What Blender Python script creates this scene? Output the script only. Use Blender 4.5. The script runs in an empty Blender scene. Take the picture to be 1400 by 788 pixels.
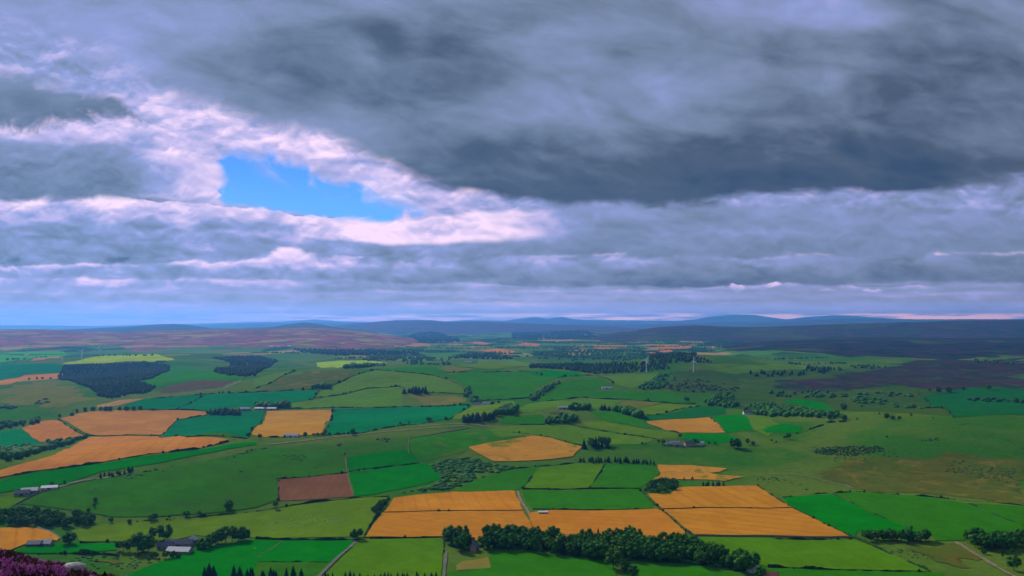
import bpy, bmesh, math, random
import numpy as np
from mathutils import Vector, Matrix
from mathutils.geometry import delaunay_2d_cdt

scene = bpy.context.scene
COL = scene.collection
R = math.radians

# ---------------------------------------------------------------- camera
EYE = 200.0                    # metres above the valley floor
FOC = 1099.0                   # focal length in widths of a 1400 px frame
HORIZ = 441.0
PITCH = math.atan((HORIZ - 394.0) / FOC)
cam_data = bpy.data.cameras.new('camera')
cam_data.sensor_width = 36.0
cam_data.lens = 36.0 * FOC / 1400.0
cam_data.clip_start = 0.5
cam_data.clip_end = 200000.0
cam = bpy.data.objects.new('camera', cam_data)
COL.objects.link(cam)
cam.location = (0, 0, EYE)
cam.rotation_euler = (math.pi / 2 + PITCH, 0, 0)
scene.camera = cam

# ---------------------------------------------------------------- render settings
scene.render.engine = 'CYCLES'
scene.cycles.use_denoising = True
scene.cycles.use_adaptive_sampling = True
scene.cycles.adaptive_threshold = 0.02
scene.cycles.adaptive_min_samples = 12
scene.cycles.max_bounces = 4
scene.cycles.diffuse_bounces = 2
scene.cycles.volume_bounces = 1
scene.cycles.transparent_max_bounces = 8
scene.view_settings.view_transform = 'Standard'
scene.view_settings.look = 'None'
scene.view_settings.exposure = 0.0
scene.view_settings.gamma = 1.0
scene.view_settings.use_curve_mapping = False

# ---------------------------------------------------------------- small node language
class Net:
    """wraps a node tree so that shader maths can be written as expressions"""
    def __init__(self, tree):
        self.t = tree
    def node(self, kind, **kw):
        n = self.t.nodes.new(kind)
        for k, v in kw.items():
            setattr(n, k, v)
        return n
    def put(self, socket, v):
        if isinstance(v, S):
            self.t.links.new(v.s, socket)
        elif v is not None:
            socket.default_value = v
    def math(self, op, *a):
        n = self.node('ShaderNodeMath', operation=op)
        for i, v in enumerate(a):
            self.put(n.inputs[i], v)
        return S(self, n.outputs[0])
    def smooth(self, x, lo, hi, a=0.0, b=1.0):
        n = self.node('ShaderNodeMapRange', interpolation_type='SMOOTHSTEP')
        for i, v in enumerate((x, lo, hi, a, b)):
            self.put(n.inputs[i], v)
        return S(self, n.outputs[0])
    def lin(self, x, lo, hi, a=0.0, b=1.0):
        n = self.node('ShaderNodeMapRange')
        for i, v in enumerate((x, lo, hi, a, b)):
            self.put(n.inputs[i], v)
        return S(self, n.outputs[0])
    def xyz(self, x, y, z=0.0):
        n = self.node('ShaderNodeCombineXYZ')
        for i, v in enumerate((x, y, z)):
            self.put(n.inputs[i], v)
        return S(self, n.outputs[0])
    def split(self, v):
        n = self.node('ShaderNodeSeparateXYZ')
        self.put(n.inputs[0], v)
        return [S(self, o) for o in n.outputs]
    def noise(self, vec, scale=1.0, detail=4.0, rough=0.5, dist=0.0, dims='3D', color=False):
        n = self.node('ShaderNodeTexNoise', noise_dimensions=dims)
        self.put(n.inputs['Vector'], vec)
        n.inputs['Scale'].default_value = scale
        n.inputs['Detail'].default_value = detail
        n.inputs['Roughness'].default_value = rough
        n.inputs['Distortion'].default_value = dist
        return S(self, n.outputs['Color' if color else 'Fac'])
    def voronoi(self, vec, scale=1.0, detail=0.0, smooth=True, rough=0.5):
        n = self.node('ShaderNodeTexVoronoi', feature='SMOOTH_F1' if smooth else 'F1')
        self.put(n.inputs['Vector'], vec)
        n.inputs['Scale'].default_value = scale
        n.inputs['Detail'].default_value = detail
        n.inputs['Roughness'].default_value = rough
        if smooth:
            n.inputs['Smoothness'].default_value = 0.6
        return S(self, n.outputs['Distance'])
    def mix(self, f, a, b):
        n = self.node('ShaderNodeMix', data_type='RGBA')
        self.put(n.inputs[0], f)
        self.put(n.inputs[6], rgba(a))
        self.put(n.inputs[7], rgba(b))
        return S(self, n.outputs[2])
    def ramp(self, x, stops):
        n = self.node('ShaderNodeValToRGB')
        e = n.color_ramp.elements
        while len(e) < len(stops):
            e.new(0.5)
        for k, (p, c) in enumerate(stops):
            e[k].position = p
            e[k].color = rgba(c)
        self.put(n.inputs[0], x)
        return S(self, n.outputs[0])
    def curve(self, x, x0, x1, pts, y0, y1):
        """piecewise smooth y(x) through pts, outside [x0, x1] held level"""
        n = self.node('ShaderNodeFloatCurve')
        c = n.mapping.curves[0]
        P = [((px - x0) / (x1 - x0), (py - y0) / (y1 - y0)) for px, py in pts]
        while len(c.points) < len(P):
            c.points.new(0.5, 0.5)
        for q, (a, b) in zip(c.points, P):
            q.location = (a, b)
        n.mapping.extend = 'HORIZONTAL'
        n.mapping.update()
        self.put(n.inputs[1], self.lin(x, x0, x1))
        return self.lin(S(self, n.outputs[0]), 0.0, 1.0, y0, y1)
    def vmath(self, op, *a):
        n = self.node('ShaderNodeVectorMath', operation=op)
        for i, v in enumerate(a):
            self.put(n.inputs[i], v)
        return S(self, n.outputs[0])

class S:
    def __init__(self, net, s):
        self.n, self.s = net, s
    def __add__(self, o): return self.n.math('ADD', self, o)
    __radd__ = __add__
    def __mul__(self, o): return self.n.math('MULTIPLY', self, o)
    __rmul__ = __mul__
    def __sub__(self, o): return self.n.math('SUBTRACT', self, o)
    def __rsub__(self, o): return self.n.math('SUBTRACT', o, self)
    def __truediv__(self, o): return self.n.math('DIVIDE', self, o)
    def __rtruediv__(self, o): return self.n.math('DIVIDE', o, self)
    def max(self, o): return self.n.math('MAXIMUM', self, o)
    def min(self, o): return self.n.math('MINIMUM', self, o)
    def abs(self): return self.n.math('ABSOLUTE', self)
    def pow(self, o): return self.n.math('POWER', self, o)

def rgba(c):
    if isinstance(c, S) or c is None:
        return c
    return (c[0], c[1], c[2], 1.0) if len(c) == 3 else tuple(c)

# ---------------------------------------------------------------- sky and sun
SUN_EL, SUN_AZ = R(33.0), R(-36.0)          # azimuth from straight ahead, clockwise
world = bpy.data.worlds.new('World')
scene.world = world
world.cycles.sampling_method = 'MANUAL'
world.cycles.sample_map_resolution = 512
world.use_nodes = True
world.node_tree.nodes.clear()
W = Net(world.node_tree)
sky = W.node('ShaderNodeTexSky', sky_type='NISHITA')
sky.sun_disc = False
sky.sun_elevation = SUN_EL
sky.sun_rotation = SUN_AZ
sky.altitude = 400.0
sky.ozone_density = 2.0
tc = W.node('ShaderNodeTexCoord')
dirn = S(W, tc.outputs['Generated'])
dx, dy, dz = W.split(dirn)
fy = dy.abs().max(0.08)
# the cloud decks are charted in degrees-like units: U to the east, V up from the horizon
U = dx / fy * 1099.0 + 700.0
V = 441.0 - dz / fy * 1099.0
def uv(fu, fv, seed, tilt=0.0):
    if tilt:
        c, q = math.cos(tilt), math.sin(tilt)
        return W.xyz((U * c + V * q) * fu, (V * c - U * q) * fv, seed)
    return W.xyz(U * fu, V * fv, seed)

def pull(x, lo, hi, gain):
    return (W.smooth(x, lo, hi) - 0.5) * gain

# large and small turbulence used to fray every edge
warp = W.noise(uv(0.0075, 0.014, 3.1), 1.0, 3.0, 0.5) - 0.5
fray = W.noise(uv(0.020, 0.031, 5.5), 1.0, 6.0, 0.62, 0.7) - 0.5
# rounded swellings lit from above: the lighter side faces up
def swell(seed, fu, fv, up, detail, rough):
    x, y = U * fu + warp * 0.8, V * fv + warp * 0.8
    a = W.noise(W.xyz(x, y, seed), 1.0, detail, rough)
    b = W.noise(W.xyz(x, y - up, seed), 1.0, detail - 1.0, rough)
    return a, b - a
b1, r1 = swell(1.3, 0.011, 0.026, 0.55, 3.5, 0.45)
b2, r2 = swell(4.4, 0.026, 0.060, 0.50, 4.0, 0.48)
cx_, cy_ = U + fray * 26.0 + warp * 60.0, V + fray * 15.0 + warp * 26.0
def knobs(f, up, detail, seed):
    a = (W.noise(W.xyz(cx_ * f, cy_ * (f * 2.1), seed), 1.0, detail, 0.5) - 0.5).abs()
    b = (W.noise(W.xyz(cx_ * f, (cy_ - up) * (f * 2.1), seed), 1.0, detail, 0.5) - 0.5).abs()
    return a, a - b                       # positive on the side that faces up
k1, q1 = knobs(0.0085, 16.0, 3.0, 1.7)
k2, q2 = knobs(0.0230, 7.0, 3.0, 6.1)
dn = W.noise(uv(0.0042, 0.0105, 2.0, 0.24), 1.0, 5.0, 0.52, 0.5)   # soft texture of the dark deck
dn2 = W.noise(uv(0.0100, 0.0230, 7.0, 0.12), 1.0, 5.0, 0.55, 0.4)
st = W.noise(uv(0.0050, 0.075, 8.8), 1.0, 4.0, 0.55)               # thin level streaks far away

TONE = [(0.00, (0.040, 0.074, 0.140)), (0.17, (0.078, 0.112, 0.175)), (0.36, (0.172, 0.230, 0.345)),
        (0.48, (0.225, 0.285, 0.470)), (0.62, (0.285, 0.345, 0.660)), (0.80, (0.580, 0.510, 0.830)),
        (1.00, (1.060, 0.800, 1.020))]

def lit(tone):
    return W.ramp(tone, TONE)

def curve(pts, lo, hi):
    return W.curve(U, 0, 1400, pts, lo, hi)

col = None
def bank(base, top, dark, light, seed, f=0.013, amp=46.0, soft=0.16, crisp=0.10, puff=0.5, broken=0.25):
    """one bank of cloud: level base, billowing top, lit crest; nearer banks are laid over farther ones"""
    global col
    n = W.noise(W.xyz(U * f + warp * 0.5, V * (f * 2.0), seed), 1.0, 5.0, 0.52)
    h = V + (n - 0.5) * amp + fray * (amp * 0.22)
    hb = V + (n - 0.5) * (amp * 0.45) + fray * (amp * 0.25)
    span = base - top
    t = (base - h) / span
    tb = (base - hb) / span
    m = W.smooth(tb, 0.0, soft) * W.smooth(t, 1.0 - crisp, 1.0, 1.0, 0.0)
    g = W.smooth(t, 0.05, 1.0)
    calm = W.smooth(U, 480.0, 900.0, 1.0, 0.55)
    tone = dark + (light - dark) * (g * W.smooth(b1 + fray * 0.5, 0.36, 0.62, broken, 1.0)) + (r1 * 0.42 + r2 * 0.22 + (b1 - 0.5) * 0.30 + (dn2 - 0.5) * 0.42 + q1 * 0.85 + q2 * 0.62 * calm + fray * 0.20 * calm + (dn - 0.5) * 0.30) * (puff * calm)
    col = W.mix(m, col, lit(tone))

# 0 clear air
blue = W.vmath('SCALE', S(W, sky.outputs[0]))
blue.s.node.inputs['Scale'].default_value = 0.10
bluec = W.mix(0.90, blue, W.mix(W.smooth(V, 205.0, 300.0), (0.030, 0.300, 0.980), (0.085, 0.430, 1.080)))

# 1 far air along the horizon: level, bluish, with a lit slit under it
slit = W.smooth(V, 427.0, 432.0) * curve([(0, .10), (330, .25), (500, .6), (700, .55), (860, .95), (1000, .8), (1150, .8), (1260, 1.0), (1400, .85)], 0, 1)
far = lit(0.56 + (st - 0.5) * 0.95 + r2 * 0.40 + W.smooth(U, 500.0, 1100.0, 0.02, -0.06))
far = W.mix(W.smooth(V, 385.0, 428.0, 0.0, 0.60), far, (0.205, 0.325, 0.740))
col = W.mix(slit * W.smooth(W.noise(uv(0.011, 0.16, 4.2), 1.0, 5.0, 0.62), 0.40, 0.60), far, W.mix(W.smooth(U, 900.0, 1250.0), (1.15, 0.92, 1.02), (1.45, 0.95, 0.82)))

# 2 small far puffs
bank(curve([(0, 416), (1400, 416)], 380, 430), curve([(0, 398), (350, 398), (700, 402), (1400, 398)], 380, 430), 0.42, 0.66, 21.0, 0.024, 22.0, 0.4, 0.5, 0.5)
bank(curve([(0, 404), (500, 402), (1400, 403)], 380, 430), curve([(0, 376), (300, 378), (500, 386), (1000, 386), (1200, 388), (1400, 384)], 340, 430),
     curve([(0, .52), (500, .46), (1400, .42)], 0, 1), curve([(0, .92), (300, .84), (520, .66), (900, .62), (1020, .86), (1180, .80), (1400, .64)], 0, 1), 22.0, 0.017, 26.0, 0.4, 0.3, 0.7)
# 3 the long bank with a dark level base
bank(curve([(0, 384), (250, 384), (420, 384), (560, 389), (800, 394), (1000, 393), (1400, 389)], 340, 420), curve([(0, 330), (250, 325), (420, 330), (700, 345), (900, 345), (1100, 340), (1400, 330)], 280, 420),
     curve([(0, .50), (250, .44), (420, .44), (560, .36), (800, .27), (1000, .25), (1400, .31)], 0, 1), curve([(0, .66), (300, .84), (420, .70), (600, .68), (900, .66), (1100, .64), (1400, .62)], 0, 1), 23.0, 0.010, 44.0, 0.10, 0.10, 0.95)
bank(curve([(0, 376), (330, 376), (400, 376), (470, 374), (520, 340), (1400, 330)], 300, 400), curve([(0, 360), (340, 352), (400, 340), (470, 350), (520, 350), (1400, 350)], 300, 400), 0.52, 1.0, 24.0, 0.020, 26.0, 0.3, 0.3, 0.9)
# 4 middle banks
bank(curve([(0, 366), (140, 364), (260, 352), (420, 346), (560, 356), (760, 352), (980, 356), (1200, 354), (1400, 350)], 300, 420), curve([(0, 300), (200, 300), (420, 310), (600, 300), (760, 290), (980, 288), (1180, 285), (1400, 285)], 250, 420),
     curve([(0, .34), (150, .38), (300, .48), (560, .52), (760, .42), (980, .39), (1200, .43), (1400, .44)], 0, 1), curve([(0, .60), (150, .66), (420, .74), (600, .76), (760, .66), (980, .62), (1200, .64), (1400, .62)], 0, 1), 25.0, 0.0085, 52.0, 0.11, 0.10, 1.0)
bank(curve([(0, 322), (200, 324), (420, 328), (560, 336), (760, 330), (980, 322), (1200, 326), (1400, 318)], 280, 420), curve([(0, 272), (60, 262), (200, 270), (330, 281), (470, 296), (560, 288), (680, 262), (800, 240), (1000, 240), (1400, 230)], 200, 420),
     curve([(0, .48), (150, .50), (350, .62), (470, .90), (600, 1.02), (690, .90), (780, .58), (1000, .43), (1200, .47), (1400, .48)], 0, 1), curve([(0, .84), (100, .98), (330, 1.0), (600, 1.0), (720, .86), (820, .66), (1000, .58), (1200, .60), (1400, .60)], 0, 1), 26.0, 0.013, 34.0, 0.18, 0.05, 1.0, 0.80)

# 5 above the crest: ragged lit cloud around a gap of clear sky
g_top = curve([(0, 276), (60, 266), (200, 272), (330, 285), (470, 302), (560, 304), (640, 294), (1400, 294)], 200, 400)
above = W.smooth(g_top - (V + fray * 16.0), -2.0, 8.0)
rag = lit(0.82 + (b1 - 0.5) * 0.4 + r1 * 0.3 + r2 * 0.3 + q1 * 0.60 + q2 * 0.50 + fray * 0.62 + W.smooth(U, 520.0, 800.0, 0.0, -0.28) + W.smooth(V, 60.0, 190.0, -0.20, 0.0))
gU = U + fray * 95.0 + warp * 30.0
gV = V + fray * 62.0 + warp * 14.0
def gcurve(pts):
    return W.curve(gU, 0, 1400, pts, 100, 400)
g_lo = gcurve([(0, 150), (285, 215), (300, 275), (318, 286), (420, 302), (490, 308), (540, 295), (575, 284), (600, 240), (1400, 150)])
g_hi = gcurve([(0, 300), (280, 240), (292, 207), (350, 208), (400, 222), (450, 240), (500, 248), (550, 268), (580, 290), (1400, 330)])
ins = (g_lo - gV).min(gV - g_hi)
wisp = W.smooth(W.noise(uv(0.018, 0.034, 2.2, 0.35), 1.0, 5.0, 0.6, 0.8), 0.40, 0.60) * W.smooth(U, 330.0, 390.0) * W.smooth(V - (U - 400.0) * 0.26, 222.0, 262.0, 1.0, 0.0)
gap = W.smooth(ins + fray * 26.0, -12.0, 11.0) * (1.0 - wisp * 0.92)
small = W.smooth(((gU - 213.0) / 22.0).pow(2.0) + ((gV - 232.0) / 12.0).pow(2.0), 0.3, 1.6, 0.7, 0.0)
col = W.mix(above, col, W.mix(gap.max(small), rag, bluec))

# small bright puffs below the gap and far off on the east
def puff_at(cx, cy, rx, ry, tone):
    global col
    m = W.smooth(((U + fray * 40.0 - cx) / rx).pow(2.0) + ((V + fray * 26.0 - cy) / ry).pow(2.0), 0.25, 1.1, 1.0, 0.0)
    col = W.mix(m, col, lit(tone + q2 * 0.6 - W.smooth(V, cy - ry, cy + ry, 0.0, 0.22)))
for p_ in ((392, 350, 30, 15, 1.02), (300, 361, 9, 4, .95), (550, 368, 26, 12, .74), (1008, 393, 12, 5, .86), (1060, 392, 14, 5, .86), (1130, 396, 14, 3, .8), (1195, 399, 16, 2.5, .76), (860, 360, 40, 8, .72), (1050, 357, 50, 8, .70)):
    puff_at(*p_)

# 6 grey cloud on the west, its base low and dark, its east side lit
e6 = curve([(0, 278), (100, 278), (200, 274), (290, 266), (322, 225), (345, 120), (1400, 100)], 50, 400)
l6 = curve([(0, 172), (80, 182), (160, 190), (230, 206), (290, 212), (330, 250), (1400, 300)], 50, 400)
h6 = (e6 - (V + fray * 22.0 + warp * 18.0)).min((V + fray * 30.0 + warp * 30.0) - l6)
m6 = W.smooth(h6, 0.0, 14.0) * W.smooth(U + fray * 30.0, 290.0, 318.0, 1.0, 0.0)
t6 = 0.34 + W.smooth(U + fray * 60.0, 130.0, 300.0, 0.0, 0.48) + (b1 - 0.5) * 0.4 + r1 * 0.25 + r2 * 0.2 + q1 * 0.40 + q2 * 0.25 + W.smooth(V, 175.0, 245.0, 0.26, 0.0) + fray * 0.30
col = W.mix(m6, col, lit(t6))

# 7 the dark deck overhead
e7 = curve([(0, 62), (90, 80), (170, 112), (250, 150), (340, 172), (430, 196), (520, 222), (600, 252), (700, 272), (800, 277), (880, 280), (960, 279), (1040, 268), (1150, 262), (1260, 266), (1400, 250)], 0, 300)
h7 = e7 - (V + fray * 20.0 + warp * 46.0)
west = W.smooth(U, 60.0, 640.0, 1.0, 0.0)
def spot(cx, cy, rx, ry, gain):
    return W.smooth(((U + warp * 150.0 - cx) / rx).pow(2.0) + ((V + warp * 60.0 - cy) / ry).pow(2.0), 0.0, 1.5, gain, 0.0)
t7 = (0.375 + (dn - 0.5) * 0.60 + (dn2 - 0.5) * 0.46 + fray * 0.10 + west * 0.13
      + W.smooth(h7, 0.0, 40.0, 0.12, 0.0) * west
      + spot(900, 252, 520, 72, -0.26) + spot(1270, 170, 360, 140, -0.10) + spot(470, 85, 210, 70, -0.13)
      + spot(1080, 4, 150, 40, 0.22) + spot(830, 128, 170, 34, 0.12) + spot(90, 40, 170, 60, 0.07))
m7 = W.smooth(h7, -6.0, curve([(0, 70), (200, 50), (420, 26), (600, 14), (1400, 12)], 0, 100))
col = W.mix(m7, col, lit(t7))

# 8 a low dark scrap under the deck on the west
s8 = curve([(0, 98), (60, 101), (105, 114), (150, 128), (190, 158), (240, 185), (400, 230), (1400, 300)], 50, 350)
q8 = curve([(0, 168), (80, 170), (130, 168), (190, 166), (260, 158), (400, 130), (1400, 60)], 50, 350)
h8 = ((V + fray * 70.0 + warp * 40.0) - s8).min(q8 - (V + fray * 66.0 + warp * 44.0))
col = W.mix(W.smooth(h8, -8.0, 18.0), col, lit(0.29 + (b2 - 0.5) * 0.3 + r2 * 0.2 + W.smooth(V, 100.0, 150.0, 0.12, 0.0)))

# low sky: colour raised towards the horizon to offset the haze
low = W.curve(V, 300, 460, [(300, 0), (370, .10), (395, .28), (412, .55), (426, .85), (436, 1.0), (446, 1.0), (455, .6), (460, .5)], 0, 1)
col = W.mix(low, col, W.vmath('MULTIPLY', col, (2.35, 1.62, 1.30)))
col = W.mix(W.smooth(dz, -0.030, -0.018, 1.0, 0.0), col, (0.060, 0.090, 0.070))      # beyond the edge of the land
bg = W.node('ShaderNodeBackground')
bg.inputs['Strength'].default_value = 1.0
W.put(bg.inputs['Color'], col)
wout = W.node('ShaderNodeOutputWorld')
W.t.links.new(bg.outputs[0], wout.inputs[0])

sun_data = bpy.data.lights.new('sun', 'SUN')
sun_data.energy = 4.6
sun_data.angle = R(6.0)
sun_data.color = (1.0, 0.93, 0.82)
sun = bpy.data.objects.new('sun', sun_data)
COL.objects.link(sun)
_sd = Vector((math.sin(SUN_AZ) * math.cos(SUN_EL), math.cos(SUN_AZ) * math.cos(SUN_EL), math.sin(SUN_EL)))
sun.rotation_euler = (-_sd).to_track_quat('-Z', 'Y').to_euler()
sun.location = _sd * 400

# ---------------------------------------------------------------- naming helpers
def tag(o, label=None, cat=None, group=None, kind=None):
    if label: o['label'] = label
    if cat: o['category'] = cat
    if group: o['group'] = group
    if kind: o['kind'] = kind
    return o

def link(name, mesh, parent=None):
    o = bpy.data.objects.new(name, mesh)
    COL.objects.link(o)
    if parent: o.parent = parent
    return o

def mesh_of(name, verts, faces, mats=(), smooth=False):
    me = bpy.data.meshes.new(name)
    verts = np.asarray(verts, dtype=np.float32).reshape(-1, 3)
    if isinstance(faces, np.ndarray):
        k = faces.shape[1]
        me.vertices.add(len(verts)); me.vertices.foreach_set('co', verts.ravel())
        me.loops.add(faces.size); me.loops.foreach_set('vertex_index', faces.astype(np.int32).ravel())
        me.polygons.add(len(faces)); me.polygons.foreach_set('loop_start', np.arange(0, faces.size, k, dtype=np.int32))
        me.update(calc_edges=True)
    else:
        me.from_pydata(verts.tolist(), [], faces)
    for m in mats: me.materials.append(m)
    if smooth:
        me.polygons.foreach_set('use_smooth', np.ones(len(me.polygons), dtype=bool))
    me.update()
    return me

def empty(name, loc, rz=0.0):
    o = bpy.data.objects.new(name, None)
    COL.objects.link(o)
    o.location = loc
    o.rotation_euler = (0, 0, rz)
    return o

# ---------------------------------------------------------------- height of the land
def _hash(ix, iy, seed):
    h = (ix.astype(np.int64) * 374761393 + iy.astype(np.int64) * 668265263 + seed * 1442695041) & 0x7fffffff
    h = ((h ^ (h >> 13)) * 1274126177) & 0x7fffffff
    return ((h ^ (h >> 16)) & 0xffff) / 65535.0

def vnoise(x, y, seed=0):
    ix, iy = np.floor(x), np.floor(y)
    fx, fy_ = x - ix, y - iy
    fx, fy_ = fx * fx * fx * (fx * (fx * 6 - 15) + 10), fy_ * fy_ * fy_ * (fy_ * (fy_ * 6 - 15) + 10)
    a, b = _hash(ix, iy, seed), _hash(ix + 1, iy, seed)
    c, d = _hash(ix, iy + 1, seed), _hash(ix + 1, iy + 1, seed)
    return (a + (b - a) * fx) * (1 - fy_) + (c + (d - c) * fx) * fy_ - 0.5

def fbm(x, y, octv=4, seed=0, gain=0.5):
    s, a = 0.0, 1.0
    for k in range(octv):
        s = s + a * vnoise(x, y, seed + k * 17)
        x, y, a = x * 2.03 + 11.3, y * 2.03 - 7.7, a * gain
    return s

def sstep(t):
    t = np.clip(t, 0, 1)
    return t * t * (3 - 2 * t)

# hills: crest line as (bearing column, height row) seen from the summit, depth, widths of the front and back slopes
HILLS = [
    # name, depth, front, back, crest
    ('far_mountains', 34000, 6500, 4500, [(-250, 446), (0, 445), (60, 445), (130, 446), (260, 443), (330, 441), (380, 440), (430, 437), (470, 440), (560, 442), (640, 438), (690, 438.5), (722, 434.5), (732, 433.6), (748, 436), (757, 434.8), (768, 433), (780, 436), (800, 437.5), (930, 439), (950, 437), (975, 432.5), (1005, 430.2), (1030, 430.6), (1050, 433.5), (1075, 437), (1100, 433.5), (1138, 431.2), (1165, 432), (1195, 434.5), (1240, 436.5), (1300, 437), (1700, 439)]),
    ('blue_hills', 25000, 5000, 3600, [(-250, 452), (150, 450), (300, 444), (380, 442), (420, 443), (500, 441), (560, 442), (610, 440), (640, 439), (660, 440.5), (720, 442.5), (800, 443), (860, 444), (960, 442), (1080, 440), (1100, 438.5), (1150, 435.8), (1200, 435.8), (1260, 437), (1300, 436.6), (1700, 437)]),
    ('smooth_hill', 18500, 4200, 3000, [(-250, 462), (380, 458), (440, 449), (480, 443), (510, 440.5), (540, 438), (590, 438), (620, 441), (650, 439.6), (690, 441), (740, 443.5), (800, 445), (840, 447), (900, 452), (1000, 458), (1700, 462)]),
    ('dome_hill', 14000, 2700, 2400, [(-250, 455), (60, 452), (110, 450), (150, 448), (180, 446.5), (210, 443.7), (240, 443), (262, 444.6), (290, 449), (330, 449.5), (370, 447.5), (395, 443.5), (415, 440.8), (432, 442.5), (460, 448), (520, 455), (600, 462), (1700, 466)]),
    ('middle_hill', 12400, 1900, 1900, [(-250, 480), (480, 470), (540, 460), (575, 456), (590, 454.6), (620, 460), (660, 463), (700, 462), (770, 454), (800, 453), (830, 456), (880, 462), (960, 470), (1700, 480)]),
    ('heather_moor', 9000, 3700, 2500, [(-250, 452), (0, 450.5), (60, 450.5), (110, 453.5), (160, 454.5), (250, 452), (340, 449.8), (420, 448.5), (460, 450), (500, 454), (540, 460), (580, 466), (640, 474), (800, 486), (1700, 490)]),
    ('brown_hill', 10200, 2500, 2300, [(-250, 490), (800, 462), (850, 454), (900, 447.5), (950, 444.8), (985, 446.5), (1030, 447.6), (1080, 446), (1150, 443), (1230, 441), (1300, 438.8), (1400, 437.5), (1700, 436)]),
    ('dark_ridge', 6700, 3400, 2300, [(-250, 500), (850, 488), (930, 484), (965, 477), (1000, 471), (1060, 466), (1140, 462.5), (1220, 462), (1300, 463), (1400, 462), (1700, 460)]),
]
for k, h in enumerate(HILLS):
    HILLS[k] = h[:4] + (np.array([(p[0] - 700.0) / FOC for p in h[4]]), np.array([EYE - h[1] * (p[1] - HORIZ) / FOC for p in h[4]]))

RIDGE = [(-920, 800), (-680, 945), (-500, 1080), (-400, 1225), (-270, 1370), (-90, 1520), (60, 1640)]

def near_line(x, y, pts):
    best = np.full(np.shape(x), 1e12)
    for (x0, y0), (x1, y1) in zip(pts[:-1], pts[1:]):
        dx_, dy_ = x1 - x0, y1 - y0
        t = np.clip(((x - x0) * dx_ + (y - y0) * dy_) / (dx_ * dx_ + dy_ * dy_), 0, 1)
        best = np.minimum(best, (x - x0 - t * dx_) ** 2 + (y - y0 - t * dy_) ** 2)
    return np.sqrt(best)

def bump(x, y, cx, cy, sx, sy, h):
    return h * np.exp(-0.5 * (((x - cx) / sx) ** 2 + ((y - cy) / sy) ** 2))

def crest_curve(a, xs, zs):
    w = 0.0022
    return (np.interp(a - w, xs, zs) + 2 * np.interp(a, xs, zs) + np.interp(a + w, xs, zs)) / 4

def height(x, y, parts=False):
    x, y = np.asarray(x, float), np.asarray(y, float)
    d = np.maximum(y, 1.0)
    a = np.clip(x / d, -1.3, 1.3)
    z = 24.0 * fbm(x / 620, y / 620, 4, 3) * sstep((y - 500) / 800) + 2.2 * fbm(x / 130, y / 120, 3, 9) * sstep((y - 500) / 300)
    z = z + 38.0 * np.exp(-0.5 * (near_line(x, y, RIDGE) / 190.0) ** 2)
    z = z + bump(x, y, -470, 2650, 540, 400, 62) + bump(x, y, 690, 3080, 270, 230, 84) + bump(x, y, 250, 2250, 260, 200, 22)
    z = z + bump(x, y, 860, 1560, 330, 240, 42) + bump(x, y, 560, 1330, 260, 120, 8) - bump(x, y, -560, 830, 260, 60, 7)
    z = z + bump(x, y, -1900, 4200, 500, 500, 28) + bump(x, y, 1900, 3900, 900, 500, 22)
    z = z - 9.0
    rough = sstep((y - 4500) / 3000)
    base = z * (1 - 0.5 * rough) + 26 * rough * fbm(x / 1500, y / 1500, 4, 31)
    out, who = base.copy(), np.full(base.shape, -1)
    for k, (nm, D, fr, bk, ca, cz) in enumerate(HILLS):
        t = np.where(y < D, (y - (D - fr)) / fr, 1 - (y - D) / bk)
        prof = sstep(t)
        wob = 1 + 0.05 * fbm(x / (fr * 0.22), y / (fr * 0.22), 4, 50 + k) * np.clip(3 * (1 - t), 0, 1)
        hk = (crest_curve(a, ca, cz) + 8) * prof * wob - 8
        hk = hk + D * 0.0009 * fbm(x / (D * 0.03), y / (D * 0.03), 4, 70 + k) * prof * (1 - 0.75 * np.clip(t, 0, 1))
        hk = np.where(t > 0, hk, -50.0)
        who = np.where((hk > out) & (hk > 7 + 26 * fbm(x / (D * .05), y / (D * .12), 4, 130 + k)), k, who)
        m = np.maximum(out, hk)
        out = m
    # the summit the photograph was taken from: heather slope falling away, a spur on the west side
    top = EYE - 1.75 - 0.42 * np.maximum(y - 1.0, 0)
    top = np.where(y < 1.0, EYE - 1.75 + 0.02 * (1 - y), top)
    top = top - 0.0035 * np.maximum(np.abs(x) - 25, 0) ** 1.5
    spur = bump(x, y, -27.0, 36.0, 13.0, 6.5, 6.32)
    top = top + spur + 0.5 * fbm(x / 5.0, y / 5.0, 3, 90) * sstep((y - 3) / 8)
    out = np.maximum(out, top)
    if parts:
        who = np.where(top >= out - 1e-6, -2, who)
        return out, who
    return out

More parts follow.
